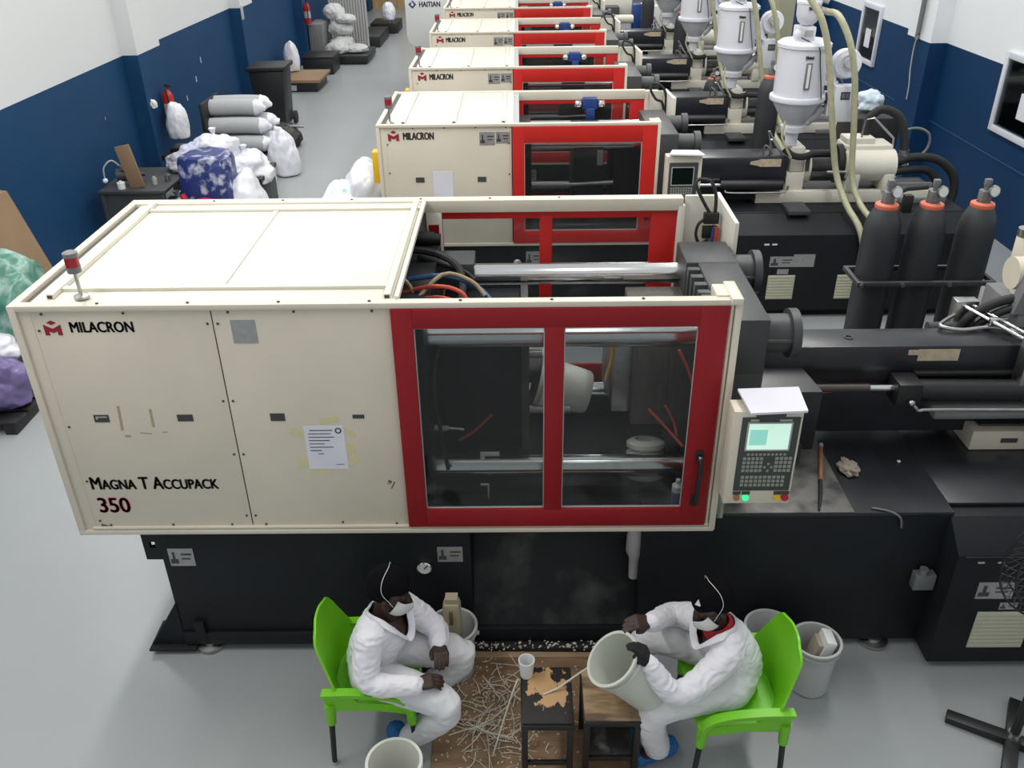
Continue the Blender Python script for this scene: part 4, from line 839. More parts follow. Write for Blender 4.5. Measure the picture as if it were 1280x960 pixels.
# ------------------------------------------------------------------ the white machine far back, olive column, conduits
t = thing('injection_molding_machine', 'white moulding machine with blue lettering, behind and left of the cream row', 'machine', (-.6, 20.8, 0), 'injection moulding machines in a row')
b = B(); b.box(-1.9, 4.4, 20.5, 22.0, .05, 1.0, .01); obj('machine_base', b, 'lgrey', t)
b = B(); b.prism([(-2.42, 20.3, 2.4), (-2.42, 20.3, 1.18), (-2.38, 20.3, 1.06), (-2.10, 20.3, .86), (.2, 20.3, .86), (.2, 20.3, 2.4)], (0, 1.6, 0), .02); hp = obj('clamp_guard', b, mat('white_machine_paint', (.70, .71, .70), .35), t)
M['hblue'] = mat('lettering_blue', (.02, .04, .16), .5)
text('maker_lettering', 'HAITIAN', .15, (-2.12, 20.297, 1.78), 'hblue', hp, .78, .004)
b = B(); x, z, s = -2.26, 1.83, .085; b.prism([(x - s, 20.297, z), (x, 20.297, z - s), (x + s, 20.297, z), (x, 20.297, z + s), (x - .2 * s, 20.297, z + .8 * s), (x + .45 * s, 20.297, z), (x, 20.297, z - .45 * s), (x - .45 * s, 20.297, z), (x - .1 * s, 20.297, z + .35 * s), (x - .5 * s, 20.297, z + .5 * s)], (0, .002, 0)); obj('logo', b, 'hblue', hp)
b = B(); b.box(.3, 2.2, 20.6, 21.6, 1.0, 1.7, .03); obj('clamp_unit', b, 'dark', t)
b = B(); b.cyl((1.9, 20.6, 1.45), (2.5, 20.6, 1.45), .09, n=18); b.box(1.6, 2.5, 20.9, 21.5, 1.5, 1.85, .02); obj('barrel_guard', b, 'cream2', t)
b = B(); b.box(2.48, 2.68, 20.55, 20.8, 1.1, 1.75, .02); b.box(1.8, 2.6, 20.4, 20.55, 1.0, 1.12); obj('valve_block', b, 'blue', t)
b = B(); b.box(2.68, 3.12, 20.5, 21.1, 1.0, 1.72, .02); b.cyl((2.9, 20.8, 1.7), (2.9, 20.8, 1.95), .14, n=18); obj('injection_housing', b, 'white', t)
b = B(); b.box(3.55, 3.78, 13.0, 13.35, 0, 7.6, 0); n += 1; struct('trim_%d' % n, b, 'olive')
b = B(); b.cyl((5.84, 13.73, 7.5), (5.84, 13.73, 2.1), .025); b.cyl((5.87, 13.82, 7.5), (5.87, 13.82, 2.0), .03); t = obj('conduit', b, 'grey'); tag(t, 'grey conduit pipe running down the right wall pilaster', 'pipe')
b = B(); b.tube([(5.86, 13.76, 2.05), (5.85, 13.80, 1.9), (5.85, 13.78, 1.6), (5.86, 13.73, 1.35), (5.86, 13.72, 1.15)], .010); tag(obj('hanging_cable', b, 'lgrey'), 'light cable hanging below the conduit on the right wall', 'cable')
b = B(); b.box(-5.45, -5.43, 18.57, 18.72, 1.78, 2.03, .004); tag(obj('wall_plate', b, 'lgrey'), 'white plate fixed on the second left pilaster', 'plate')
# ------------------------------------------------------------------ foreground floor boards and scraps
for (x0, x1, y0, y1, z, l) in ((-.50, -.02, 3.02, 3.99, 0, 'brown plywood board on the floor under the white plastic scraps, left half'), (-.02, .60, 2.6, 3.93, .0, 'brown plywood board on the floor beneath the two stools')):
    b = B(); b.box(x0, x1, y0, y1, z + .001, z + .012, .002); tag(obj('plywood_board', b, 'ply'), l, 'board', 'plywood boards on the floor')
b = B(); b.box(-.36, .50, 3.80, 3.89, .0125, .020, .001); tag(obj('cardboard_strip', b, mat('tan_strip', (.36, .24, .14), .8, var=.1)), 'tan flattened board along the foot of the front machine', 'board')
b = B(); b.box(-.33, .70, 3.84, 3.895, .013, .052, .003, ('Z', -1, (.2, 3.86, 0))); tag(obj('rubber_strip', b, 'rubber'), 'black strip on the floor along the front machine base', 'strip')
random.seed(11)
b = B()
for i in range(125):
    cx, cy = random.gauss(-.17, .12), random.gauss(3.36, .19)
    if not (-.48 < cx < .4 and 2.95 < cy < 3.8): continue
    a = random.uniform(0, math.pi); L = random.uniform(.06, .24) * (1.15 if i < 60 else .5); z = .016 + random.random() * (.05 if i < 50 else .012); r = random.uniform(.0016, .0036)
    dx, dy = math.cos(a) * L / 2, math.sin(a) * L / 2; q = random.uniform(-.02, .02)
    b.tube([(cx - dx, cy - dy, z), (cx - q * dy / L * 2, cy + q * dx / L * 2, z + random.uniform(-.006, .02)), (cx + dx, cy + dy, max(.015, z + random.uniform(-.03, .03)))], r, 5, k=3)
for i in range(420):
    cx, cy = random.gauss(-.12, .22), random.gauss(3.33, .26)
    if not (-.48 < cx < .58 and 2.8 < cy < 3.8): continue
    s = random.uniform(.002, .006); b.box(cx - s, cx + s, cy - s * .7, cy + s * .7, .0125, .0125 + s, 0, ('Z', random.uniform(0, 90), (cx, cy, 0)))
for i in range(120):
    cx, cy = random.uniform(-.3, .66), random.gauss(3.865, .018); s = random.uniform(.003, .010); b.box(cx - s, cx + s, cy - s * .6, cy + s * .6, .0525, .0525 + s * .6, 0, ('Z', random.uniform(0, 90), (cx, cy, 0)))
tag(obj('plastic_trimmings', b, 'scrap'), 'white plastic trimmings strewn over the plywood boards between the workers', 'scraps', None, 'stuff')
# ------------------------------------------------------------------ stools
def stool(x0, x1, y0, y1, h, top, l, shelf=False):
    t = thing('work_stool', l, 'stool', ((x0 + x1) / 2, (y0 + y1) / 2, .012), 'work stools between the two people')
    b = B(); b.box(x0, x1, y0, y1, h - .018, h, .004); obj('top_board', b, top, t)

    b = B()
    for q in ((x0 - .006, x1 + .006, y0 - .006, y0 + .024), (x0 - .006, x1 + .006, y1 - .024, y1 + .006), (x0 - .006, x0 + .024, y0, y1), (x1 - .024, x1 + .006, y0, y1)): b.box(q[0], q[1], q[2], q[3], h - .05, h - .017, .003)
    obj('frame', b, 'blk', t)
    for q in ((x0, x1, y0 + .002, y0 + .02), (x0, x1, y1 - .02, y1 - .002)):
        b = B(); b.box(q[0], q[1], q[2], q[3], .13, .155, .002); obj('stretcher', b, 'blk', t)
    for x in (x0 - .004, x1 - .028):
        for y in (y0 - .004, y1 - .028):
            b = B(); b.box(x, x + .032, y, y + .032, .012, h - .04, .003); obj('leg', b, 'blk', t)
    if shelf: b = B(); b.box(x0 + .02, x1 - .02, y0 + .02, y1 - .02, .155, .165, .001); obj('shelf', b, mat('dusty_shelf', (.03, .03, .028), .6, col2=(.20, .19, .17), thr=(.55, .75), vscale=12), t)
stool(-.01, .245, 2.965, 3.325, .455, 'woodworn', 'black stool with flaked paint top carrying the small white cup')
stool(.305, .585, 2.99, 3.31, .45, 'board2', 'stool with stained bare board top under the tilted bucket', True)
t = thing('plastic_cup', 'small white plastic cup standing on the flaked black stool', 'cup', (.015, 3.27, .455))
b = B(); b.lathe([(0, .457), (.032, .457), (.034, .465), (.040, .555), (.043, .558), (.043, .570), (.0385, .570), (.0365, .56), (.031, .467), (0, .466)], (.015, 3.27, 0), 28); obj('cup_wall', b, 'white', t)
b = B(); b.tube([(.36, 3.22, .59), (.27, 3.20, .53), (.18, 3.17, .475), (.10, 3.14, .459)], .005, 6); b.tube([(-.03, 3.24, .46), (-.06, 3.2, .4), (-.12, 3.15, .2), (-.17, 3.1, .03)], .005, 6); tag(obj('plastic_strip', b, 'scrap'), 'thin white plastic strips trailing over the flaked stool from the tilted bucket', 'strip')
# ------------------------------------------------------------------ buckets
def bucket(loc, r, h, m, l, tilt=None, rb=None, handle=False, group='white plastic buckets'):
    t = thing('plastic_bucket', l, 'bucket', (0, 0, 0), group)
    rb = rb or r * .84
    b = B(); b.lathe([(0, 0), (rb - .01, 0), (rb, .01), (r * .955, h - .05), (r + .008, h - .05), (r + .010, h - .038), (r * .965, h - .036), (r * .975, h - .012), (r + .010, h - .012), (r + .011, h), (r * .97, h), (r * .945, h - .02), (rb - .008, .012), (0, .010)], (0, 0, 0), 40); obj('bucket_wall', b, m, t)
    if handle:
        for s in (-1, 1):
            b = B(); b.cyl((s * r * .95, 0, h - .065), (s * (r + .018), 0, h - .065), .013, n=12); obj('handle_lug', b, m, t)
        b = B(); b.tube([(-r - .012, 0, h - .065), (-r * .8, -.04, h - .17 + .0), (0, -r - .015, h - .20), (r * .8, -.04, h - .17), (r + .012, 0, h - .065)], .004, 6); 
    t.location = loc
    if tilt: t.rotation_euler = tilt
    return t
# tilted bucket being trimmed: mouth centre and base centre measured in the scene
bc = V((.64, 3.10, .532)); mc = bc + V((-.6, -.1, .76)).normalized() * .34
ax = (mc - bc).normalized(); L = .34
tb = bucket((0, 0, 0), .138, L, mat('held_bucket_plastic', (.56, .58, .51), .4), 'white bucket tilted on the stained stool, held by the right-hand worker', handle=False)
tb.rotation_euler = ax.to_track_quat('Z', 'Y').to_euler(); tb.location = mc - ax * L
bucket((-.41, 3.72, .001), .135, .37, 'bucket2', 'grey white bucket on the floor beside the left worker holding a beige jug', handle=True)
bucket((1.41, 3.68, .001), .135, .38, 'bucket2', 'empty white bucket behind the right green chair, nearest the chair back')
bucket((1.655, 3.60, .001), .13, .36, 'bucket2', 'white bucket with a white block inside, right of the right green chair')
bucket((-.64, 2.82, .001), .13, .36, 'bucket', 'white bucket cut by the bottom picture edge in front of the left chair')
t = thing('jug', 'beige plastic jug standing upright inside the grey white bucket', 'jug', (-.405, 3.71, .012))
b = B(); b.box(-.455, -.355, 3.665, 3.755, .012, .57, .025); b.box(-.44, -.37, 3.68, 3.74, .56, .60, .02); obj('jug_body', b, mat('jug_beige', (.40, .34, .24), .5, var=.1), t)
b = B(); b.box(-.418, -.398, 3.655, 3.668, .43, .53, .004); obj('grip_recess', b, mat('jug_recess', (.16, .11, .07), .6), t)
t = thing('plastic_block', 'white plastic block leaning inside the bucket right of the right chair', 'block', (1.655, 3.6, .02))
b = B(); b.box(1.60, 1.66, 3.54, 3.66, .015, .40, .006, ('Y', 14, (1.63, 3.6, .015))); obj('block_body', b, 'white', t)
b = B(); b.box(1.57, 1.60, 3.55, 3.65, .03, .36, .006, ('Y', 14, (1.63, 3.6, .015))); obj('block_sleeve', b, mat('worn_beige', (.36, .31, .25), .6, var=.2), t)
t = thing('red_bottle', 'small red capped bottle standing behind the left worker knee near the bucket', 'bottle', (-.571, 3.68, .0))
b = B(); b.lathe([(0, 0), (.035, 0), (.035, .38), (.018, .42), (.018, .44), (0, .44)], (-.571, 3.68, 0), 18); obj('bottle_body', b, 'blk', t)
b = B(); b.lathe([(0, .44), (.024, .44), (.024, .48), (0, .485)], (-.571, 3.68, 0), 18); obj('cap', b, 'redtag', t)
# ------------------------------------------------------------------ chairs
def chair():
    t = thing('plastic_armchair', '', 'chair', (0, 0, 0), 'green plastic chairs the workers sit on')
    # seat shell
    bm = bmesh.new(); N = 14
    def sheet(fn, nu, nv, th):
        g = [[bm.verts.new(fn(u / nu, v / nv)) for v in range(nv + 1)] for u in range(nu + 1)]
        fs = [bm.faces.new((g[u][v], g[u + 1][v], g[u + 1][v + 1], g[u][v + 1])) for u in range(nu) for v in range(nv)]
        bmesh.ops.recalc_face_normals(bm, faces=fs)
        bmesh.ops.solidify(bm, geom=fs, thickness=th)
    def seat(u, v):
        x = -.20 + .43 * u; y = (v - .5) * (.46 - .05 * abs(u - .4)); z = .445 - .022 * math.sin(math.pi * u) * (1 - (2 * v - 1) ** 2) - (.03 * max(0, u - .85) / .15)
        return V((x, y, z))
    sheet(seat, 10, 10, .012); seatb = bm
    o = obj('seat', seatb, 'green', t)
    bm = bmesh.new()
    W = [(0, .19), (.12, .235), (.22, .250), (.35, .243), (.8, .188), (.92, .165), (.97, .14), (1.0, .10)]
    def wid(u):
        for (a, wa), (c, wc) in zip(W, W[1:]):
            if u <= c: return wa + (wc - wa) * (u - a) / (c - a)
        return .10
    def back(u, v):
        q = 2 * v - 1; y = q * wid(u); cv = .075 * max(0, 1 - u * 1.15) + .012
        x = -.215 - .062 * u + cv * q * q * abs(q) ** .5; z = .435 + .415 * u - .012 * q * q * u
        return V((x, y, z))
    sheet(back, 22, 14, .012)
    obj('backrest', bm, 'green', t)
    for s in (-1, 1):
        # arm: band from back side down to seat front
        pts = [(-.235, .535), (-.12, .54), (0, .535), (.10, .522), (.17, .495), (.208, .45), (.218, .385)]
        bm = bmesh.new(); b = B(); b.bm.free(); b.bm = bm
        up = [V((x, s * (.262 - .01 * (i == 0)), z)) for i, (x, z) in enumerate(pts)]
        lo = [V((x, s * .235, z - .028)) for x, z in pts]
        for i in range(len(pts) - 1):
            pass
        wv = .028
        def ring(x, z, nx, nz):
            return [(x + nx * .012, s * .275, z + nz * .012), (x + nx * .012, s * .225, z + nz * .012), (x - nx * .014, s * .228, z - nz * .014), (x - nx * .014, s * .272, z - nz * .014)]
        P2 = []
        for i in range(len(pts) - 1):
            for k_ in range(4):
                a, c_, d_, e_ = pts[max(i - 1, 0)], pts[i], pts[i + 1], pts[min(i + 2, len(pts) - 1)]; tt = k_ / 4
                P2.append(tuple(.5 * ((2 * c_[j]) + (d_[j] - a[j]) * tt + (2 * a[j] - 5 * c_[j] + 4 * d_[j] - e_[j]) * tt * tt + (3 * c_[j] - a[j] - 3 * d_[j] + e_[j]) * tt ** 3) for j in (0, 1)))
        P2.append(pts[-1]); rings = []
        for i, (x, z) in enumerate(P2):
            p0 = P2[max(i - 1, 0)]; p1 = P2[min(i + 1, len(P2) - 1)]; tx, tz = p1[0] - p0[0], p1[1] - p0[1]; l_ = math.hypot(tx, tz)
            rings.append([bm.verts.new(q) for q in ring(x, z, -tz / l_, tx / l_)])
        for a_, c_ in zip(rings, rings[1:]):
            for q in range(4): bm.faces.new((a_[q], a_[(q + 1) % 4], c_[(q + 1) % 4], c_[q]))
        bm.faces.new(rings[0]); bm.faces.new(rings[-1])
        obj('armrest', bm, 'green', t)
        b = B(); b.prism([(-.235, s * .225, .53), (-.225, s * .225, .40), (-.12, s * .225, .405), (.0, s * .225, .415), (.12, s * .225, .395), (.215, s * .225, .37), (.225, s * .225, .44), (.1, s * .225, .455), (-.06, s * .225, .465), (-.10, s * .225, .53)], (0, s * .022, 0), .004); obj('side_rail', b, 'green', t)
        for sx, x in ((-1, -.205), (1, .205)):
            b = B(); b.cyl((x, s * .235, .45), (x + sx * .005, s * .238, .31), .030, .024, 16); lg = obj('leg_socket', b, 'green', t)
            b = B(); b.cyl((x + sx * .004, s * .238, .33), (x + sx * .022, s * .245, .012), .0155, .014, 14); l_ = obj('leg', b, 'blk', t, 'black tube leg')
            b = B(); b.cyl((x + sx * .022, s * .245, .016), (x + sx * .0226, s * .245, 0), .018, .017, 14); obj('leg_cap', b, 'lgrey', l_)
    return t
ch = chair(); ch.location = (-.79, 3.33, 0); ch['label'] = 'bright green plastic armchair with black legs under the left worker'
c2 = copy_tree(ch); c2.location = (1.085, 3.19, 0); c2.rotation_euler = (0, 0, math.pi + R(2)); c2['label'] = 'bright green plastic armchair with black legs under the right worker'
# ------------------------------------------------------------------ people
def fingers(b, wrist, palm_end, across, curl, lens=(.07, .078, .073, .058), r=.0092, g=1.0):
    """palm from wrist to palm_end, four fingers continuing with a curl towards `curl`, thumb on the side"""
    w0, p1 = V(wrist), V(palm_end); d = (p1 - w0).normalized(); a = V(across).normalized(); c = V(curl).normalized()
    for k in range(4):
        o = (k - 1.5) * .0195
        b.capsule([w0 + a * o * .6 + d * .008, p1 + a * o - d * .004], [.019 * g, .0155 * g])
        q = p1 + a * (o * 1.08); L = lens[k]; ang = R(18 + 4 * k); dd = d; pts = [q]
        for j, f in enumerate((.45, .32, .23)):
            ang2 = R(26 + 18 * j + 5 * k)
            dd = (d * math.cos(ang2) + c * math.sin(ang2)).normalized()
            pts.append(pts[-1] + dd * L * f)
        b.capsule(pts, [r * 1.12, r * 1.05, r * .98, r * .85], 10)
    th = w0 + (p1 - w0) * .35 - a * .026
    b.capsule([th, th + (d * .6 - a * .55 + c * .35).normalized() * .034, th + (d * .6 - a * .55 + c * .35).normalized() * .034 + (d * .9 + c * .4 + a * .1).normalized() * .03], [.0155 * g, .0125 * g, .0105 * g], 10)
def head(b, c, fwd, up, s=1):
    f = V(fwd).normalized(); u = V(up); l = u.cross(f).normalized(); u = f.cross(l).normalized()
    m = Matrix((f, l, u)).transposed()
    def P(x, y, z): return V(c) + m @ (V((x, y, z)) * s)
    b.ball(P(-.012, 0, .03), .1 * s, .98, .76, .88, 3, m)          # skull
    b.ball(P(.022, 0, -.03), .078 * s, .86, .78, 1.05, 3, m)        # face
    b.ball(P(.035, 0, -.085), .042 * s, 1.0, 1.0, .75, 2, m)        # chin
    b.ball(P(.078, 0, .018), .03 * s, .55, 1.5, .5, 2, m)           # brow
    b.capsule([P(.088, 0, .008), P(.104, 0, -.022)], [.009 * s, .014 * s], 10)   # nose
    for k in (-1, 1):
        b.ball(P(.098, .012 * k, -.026), .008 * s, sub=2)
        b.ball(P(.062, .042 * k, -.025), .024 * s, .8, 1, .8, 2, m)  # cheek
        b.ball(P(.080, .030 * k, .002), .010 * s, .6, 1.1, .7, 2, m) # eye
        b.ball(P(-.005, .078 * k, -.012), .026 * s, .6, .35, 1.05, 2, m)  # ear
    b.ball(P(.092, 0, -.055), .014 * s, .6, 1.7, .6, 2, m); b.ball(P(.090, 0, -.067), .013 * s, .6, 1.5, .6, 2, m)
    return P, m
def wr(amp, f, seed):
    def fn(p, n):
        q = V((p.x * f, p.y * f, p.z * f * 1.7)) + V((seed, 0, 0))
        w1 = V((nz(q, .5, seed), nz(q, .5, seed + 2), nz(q, .5, seed + 4))) * 1.1
        d = 1 - abs(noise.noise(q + w1)) * 2.2
        d2 = 1 - abs(noise.noise((q + w1) * 2.1)) * 2.2
        return p + n * (amp * (d * .7 + d2 * .3))
    return fn
def person(label, J, group):
    t = thing('person', label, 'person', (J['pelvis'][0], J['pelvis'][1], 0), group)
    b = B()
    P, hm = head(b, J['head'], J['face'], J.get('up', (0, 0, 1)), J.get('hs', 1.0))
    b.capsule([J['neck0'], J['neck1']], [.066, .058], 16)
    b.capsule([J['pelvis'], J['belly'], J['chest'], J['neck0']], [.115, .115, .122, .07], 20)
    b.capsule([J['shN'], J['chest'], J['shF']], [.05, .09, .05], 16)
    for s in 'NF':
        b.capsule([J['sh' + s], J['el' + s], J['wr' + s]], [.052, .040, .027], 14)
        b.capsule([J['hip' + s], J['kn' + s], J['an' + s]], [.085, .058, .042], 16)
        b.capsule([J['an' + s], J['toe' + s]], [.042, .03], 12)
        fingers(b, *J['hand' + s])
    me = bake(b, .0052, 4)
    body = mobj('body', me, 'skin', t)
    # jacket
    b = B()
    b.capsule([J['pelvis'], J['belly'], J['chest']], [.130, .128, .132], 22)
    b.capsule([J['shN'], (V(J['shN']) + V(J['chest'])) / 2 + V((0, 0, .02)), (V(J['shF']) + V(J['chest'])) / 2 + V((0, 0, .02)), J['shF']], [.070, .098, .098, .068], 18)
    for s in 'NF':
        w_ = V(J['wr' + s]); e = V(J['el' + s]); b.capsule([J['sh' + s], e, w_ + (w_ - e).normalized() * .002], [.074, .060, .045], 18)
    me = bake(b, .008, 6, wr(.0085, 15, J['seed']))
    # open the neckline
    n0 = V(J['nk']); f_ = V((*J['nf'], 0)).normalized(); l_ = V((-f_.y, f_.x, 0))
    bm = bmesh.new(); bm.from_mesh(me)
    def hole(p):
        q = p - n0; x, y, z = q.dot(f_), q.dot(l_), q.z
        if z > -.02 and (x * x + y * y) < .088 ** 2: return True
        return x > .0 and -J['vlen'] < z <= .02 and abs(y) < J['vw'] * (1 + z / J['vlen']) + .006
    bmesh.ops.delete(bm, geom=[v for v in bm.verts if hole(v.co)], context='VERTS')
    for _ in range(6):
        bd = [v for v in bm.verts if v.is_boundary]
        new = {v: sum(((e.other_vert(v).co) for e in v.link_edges if e.is_boundary), V()) / max(1, sum(e.is_boundary for e in v.link_edges)) for v in bd}
        for v, c_ in new.items(): v.co = v.co * .4 + c_ * .6
    # follow the longest open edge for the collar
    loops = []; seen = set()
    for v in [v for v in bm.verts if v.is_boundary]:
        if v in seen: continue
        lp = [v]; seen.add(v)
        while True:
            nx = [e.other_vert(lp[-1]) for e in lp[-1].link_edges if e.is_boundary and e.other_vert(lp[-1]) not in seen]
            if not nx: break
            seen.add(nx[0]); lp.append(nx[0])
        loops.append([q.co.copy() for q in lp])
    for f in bm.faces: f.smooth = True
    me2 = bpy.data.meshes.new('jacket'); bm.to_mesh(me2); bm.free()
    jk = mobj('work_jacket', me2, 'cloth', t, 'white work jacket')
    lp = max(loops, key=len); st = max(1, len(lp) // 26); pts = lp[::st]
    cen = sum(pts, V()) / len(pts); cb = B(); k2 = len(pts)
    rings = []
    for i_, p in enumerate(pts):
        rad = (p - n0); rad.z = 0; rad.normalize(); dn = 1 if (p - n0).dot(f_) > .02 else .45
        rings.append([cb.bm.verts.new(q) for q in (p + V((0, 0, .016)) - rad * .004, p + V((0, 0, .020)) + rad * .006, p + rad * (.040 * dn) + V((0, 0, .006 - .012 * dn)), p + rad * .030 * dn - V((0, 0, .012)))])
    for i_ in range(k2):
        a_, c_ = rings[i_], rings[(i_ + 1) % k2]
        for q in range(4): cb.bm.faces.new((a_[q], a_[(q + 1) % 4], c_[(q + 1) % 4], c_[q]))
    bmesh.ops.smooth_vert(cb.bm, verts=cb.bm.verts, factor=.4, use_axis_x=True, use_axis_y=True, use_axis_z=True)
    obj('collar', cb, 'cloth', jk, ang=70)
    # trousers
    b = B(); b.capsule([J['hipN'], J['pelvis'], J['hipF']], [.108, .125, .108], 20)
    for s in 'NF':
        h, k, a = V(J['hip' + s]), V(J['kn' + s]), V(J['an' + s]); b.capsule([h, k, a], [.104, .082, .064], 20)
    me = bake(b, .010, 9, wr(.007, 11, J['seed'] + 5)); mobj('work_trousers', me, 'cloth2', t, 'white work trousers')
    # shoe covers
    for s in 'NF':
        hl, q, a = V(J['heel' + s]), V(J['toe' + s]), V(J['an' + s])
        b = B(); b.capsule([hl, q], [.052, .046], 16); b.capsule([hl * .6 + q * .4 + V((0, 0, .01)), a + V((0, 0, -.02))], [.052, .05], 14)
        me = bake(b, .008, 4, wr(.008, 30, 3))
        for v in me.vertices: v.co.z = max(v.co.z, J.get('floor', .014))
        mobj('shoe_cover', me, 'shoe', t, 'blue shoe cover')
    # cap, mask, straps
    s = J.get('hs', 1.0)
    b = B(); b.ball(P(-.020, 0, .038), .112 * s, .98, .80, .90, 4, hm); b.ball(P(-.055, 0, -.01), .085 * s, .8, .85, 1.05, 3, hm)
    me = bake(b, .008, 3, wr(.004, 20, 8))
    bm = bmesh.new(); bm.from_mesh(me); inv = hm.transposed(); c = V(J['head'])
    def loc(p): return inv @ (p - c) / s
    bmesh.ops.delete(bm, geom=[v for v in bm.verts if (lambda q: q.z < .045 - .0 and q.x > .02 and q.z < .05)(loc(v.co)) or (lambda q: q.z < -.045 + .5 * max(0, q.x))(loc(v.co))], context='VERTS')
    for _ in range(8):
        new = {v: sum(((e.other_vert(v).co) for e in v.link_edges if e.is_boundary), V()) / max(1, sum(e.is_boundary for e in v.link_edges)) for v in bm.verts if v.is_boundary}
        for v, c_ in new.items(): v.co = v.co * .4 + c_ * .6
    for f in bm.faces: f.smooth = True
    me2 = bpy.data.meshes.new('cap'); bm.to_mesh(me2); bm.free()
    mobj('hair_cap', me2, 'cap', t, 'black cap')
    b = B(); b.ball(P(.054, 0, -.052), .083 * s, .90, .88, .84, 4, hm)
    for v in b.bm.verts:
        q = loc(v.co); v.co = v.co + (hm @ V((.012 * max(0, 1 - abs(q.y) / .03), 0, 0))) * s * (1 if q.x > .05 else 0)
    bmesh.ops.bisect_plane(b.bm, geom=b.bm.verts[:] + b.bm.edges[:] + b.bm.faces[:], plane_co=P(.046, 0, -.05), plane_no=hm @ V((1, 0, -.25)), clear_inner=True)
    bmesh.ops.bisect_plane(b.bm, geom=b.bm.verts[:] + b.bm.edges[:] + b.bm.faces[:], plane_co=P(.10, 0, -.012), plane_no=hm @ V((.25, 0, 1)), clear_outer=True)
    bmesh.ops.solidify(b.bm, geom=b.bm.faces[:], thickness=.002)
    obj('face_mask', b, 'mask', t, 'white face mask')
    for k in (-1, 1):
        b = B(); b.tube([P(.045, .066 * k, -.035), P(.02, .082 * k, .0), P(-.03, .094 * k, .05), P(-.05, .075 * k, .11), P(-.045, 0, .148)], .0015, 6)
        obj('mask_strap', b, 'white', t, 'white elastic mask strap')
    return t, P, hm
L = dict(seed=2.0, head=(-.672, 3.335, .995), face=(.93, -.14, -.33), up=(.2, 0, 1), neck0=(-.715, 3.33, .82), neck1=(-.69, 3.335, .925),
         pelvis=(-.805, 3.33, .535), belly=(-.775, 3.32, .645), chest=(-.72, 3.325, .755),
         shN=(-.775, 3.19, .800), shF=(-.645, 3.455, .785), elN=(-.775, 3.09, .615), wrN=(-.545, 3.065, .615), elF=(-.475, 3.44, .64), wrF=(-.445, 3.325, .625),
         hipN=(-.80, 3.22, .505), hipF=(-.80, 3.41, .505), knN=(-.395, 3.075, .455), anN=(-.605, 3.15, .13), toeN=(-.63, 3.17, .04), heelN=(-.70, 3.23, .075), knF=(-.335, 3.43, .445), anF=(-.62, 3.42, .12), toeF=(-.54, 3.42, .045), heelF=(-.68, 3.43, .05),
         handN=((-.538, 3.066, .616), (-.462, 3.088, .622), (.2, -.95, -.12), (.2, .1, -1)), handF=((-.443, 3.318, .632), (-.425, 3.24, .640), (.95, .2, -.15), (-.15, -.1, -1)),
         nk=(-.70, 3.325, .845), nf=(.86, -.40), vlen=.125, vw=.06)
person('seated person on the left in white overalls, black cap and mask, hands joined', L, 'workers in white overalls')
Rr = dict(seed=7.0, head=(.945, 3.27, .955), face=(-.86, -.30, -.50), up=(-.2, 0, 1), neck0=(.99, 3.28, .775), neck1=(.963, 3.28, .87),
          pelvis=(1.105, 3.25, .53), belly=(1.085, 3.25, .625), chest=(1.02, 3.265, .715),
          shN=(1.025, 3.145, .735), shF=(.905, 3.41, .725), elN=(.765, 2.995, .625), wrN=(.605, 3.03, .795), elF=(.80, 3.50, .66), wrF=(.648, 3.275, .825),
          hipN=(1.06, 3.14, .505), hipF=(1.06, 3.36, .505), knN=(.66, 3.04, .455), anN=(.70, 3.075, .13), toeN=(.61, 3.08, .045), heelN=(.775, 3.15, .05), knF=(.665, 3.48, .50), anF=(.66, 3.36, .12), toeF=(.57, 3.20, .045), heelF=(.67, 3.33, .05),
          handN=((.60, 3.033, .802), (.572, 3.045, .868), (.3, .75, -.1), (-.9, .1, -.35)), handF=((.64, 3.272, .832), (.562, 3.225, .878), (-.1, .85, .35), (-.6, -.2, -.4)),
          nk=(.98, 3.272, .80), nf=(-.90, -.38), vlen=.10, vw=.055)
tR, PR, hR = person('seated person on the right in white overalls and black cap, trimming the tilted bucket', Rr, 'workers in white overalls')
b = B(); b.lathe([(.086, -.055), (.084, -.02), (.076, .010), (.068, .020), (.062, .016), (.070, -.01), (.076, -.05)], (.985, 3.275, .815), 32, Matrix.Rotation(R(-22), 3, 'Y'), True)
obj('red_shirt_collar', b, 'redcloth', tR, 'red shirt showing at the neck')
b = B(); fingers(b, *Rr['handN'], r=.0118, g=1.28); b.capsule([V(Rr['wrN']) - V((-.02, 0, .02)), V(Rr['handN'][0])], [.036, .033])
mobj('work_glove', bake(b, .0055, 3), 'glove', tR, 'black work glove on the near hand')
b = B(); q = PR(.055, .045, .118); b.prism([PR(.058, .055, .100), PR(.072, .028, .100), PR(.048, .040, .128)], hR @ V((.006, .004, .004))); obj('cap_badge', b, 'white', tR, 'small white badge on the cap')
# lapels
for nm, t_, pts in (('L', None, None),): pass
# ------------------------------------------------------------------ pedestal fan, bottom right
t = thing('pedestal_fan', 'black pedestal fan with cross foot at the lower right picture edge', 'fan', (2.64, 3.19, 0))
cxf, cyf = 2.64, 3.19
for a, L_ in ((150, .33), (60, .30), (-30, .33), (-120, .30)):
    b = B(); b.box(0, L_, -.036, .036, .006, .055, .006)
    ca, sa = math.cos(R(a)), math.sin(R(a)); b.move(lambda p: (cxf + p.x * ca - p.y * sa, cyf + p.x * sa + p.y * ca, p.z - (.02 * max(0, p.x / L_ - .5) if p.z > .03 else 0)))
    o = obj('foot_bar', b, 'blk', t)
    b = B(); ex, ey = cxf + ca * (L_ - .03), cyf + sa * (L_ - .03); b.cyl((ex, ey, 0), (ex, ey, .01), .025, n=12); obj('rubber_foot', b, 'rubber', o)
b = B(); b.cyl((cxf, cyf, .05), (cxf, cyf, .09), .038, .032, 20); obj('pole_collar', b, 'steel', t)
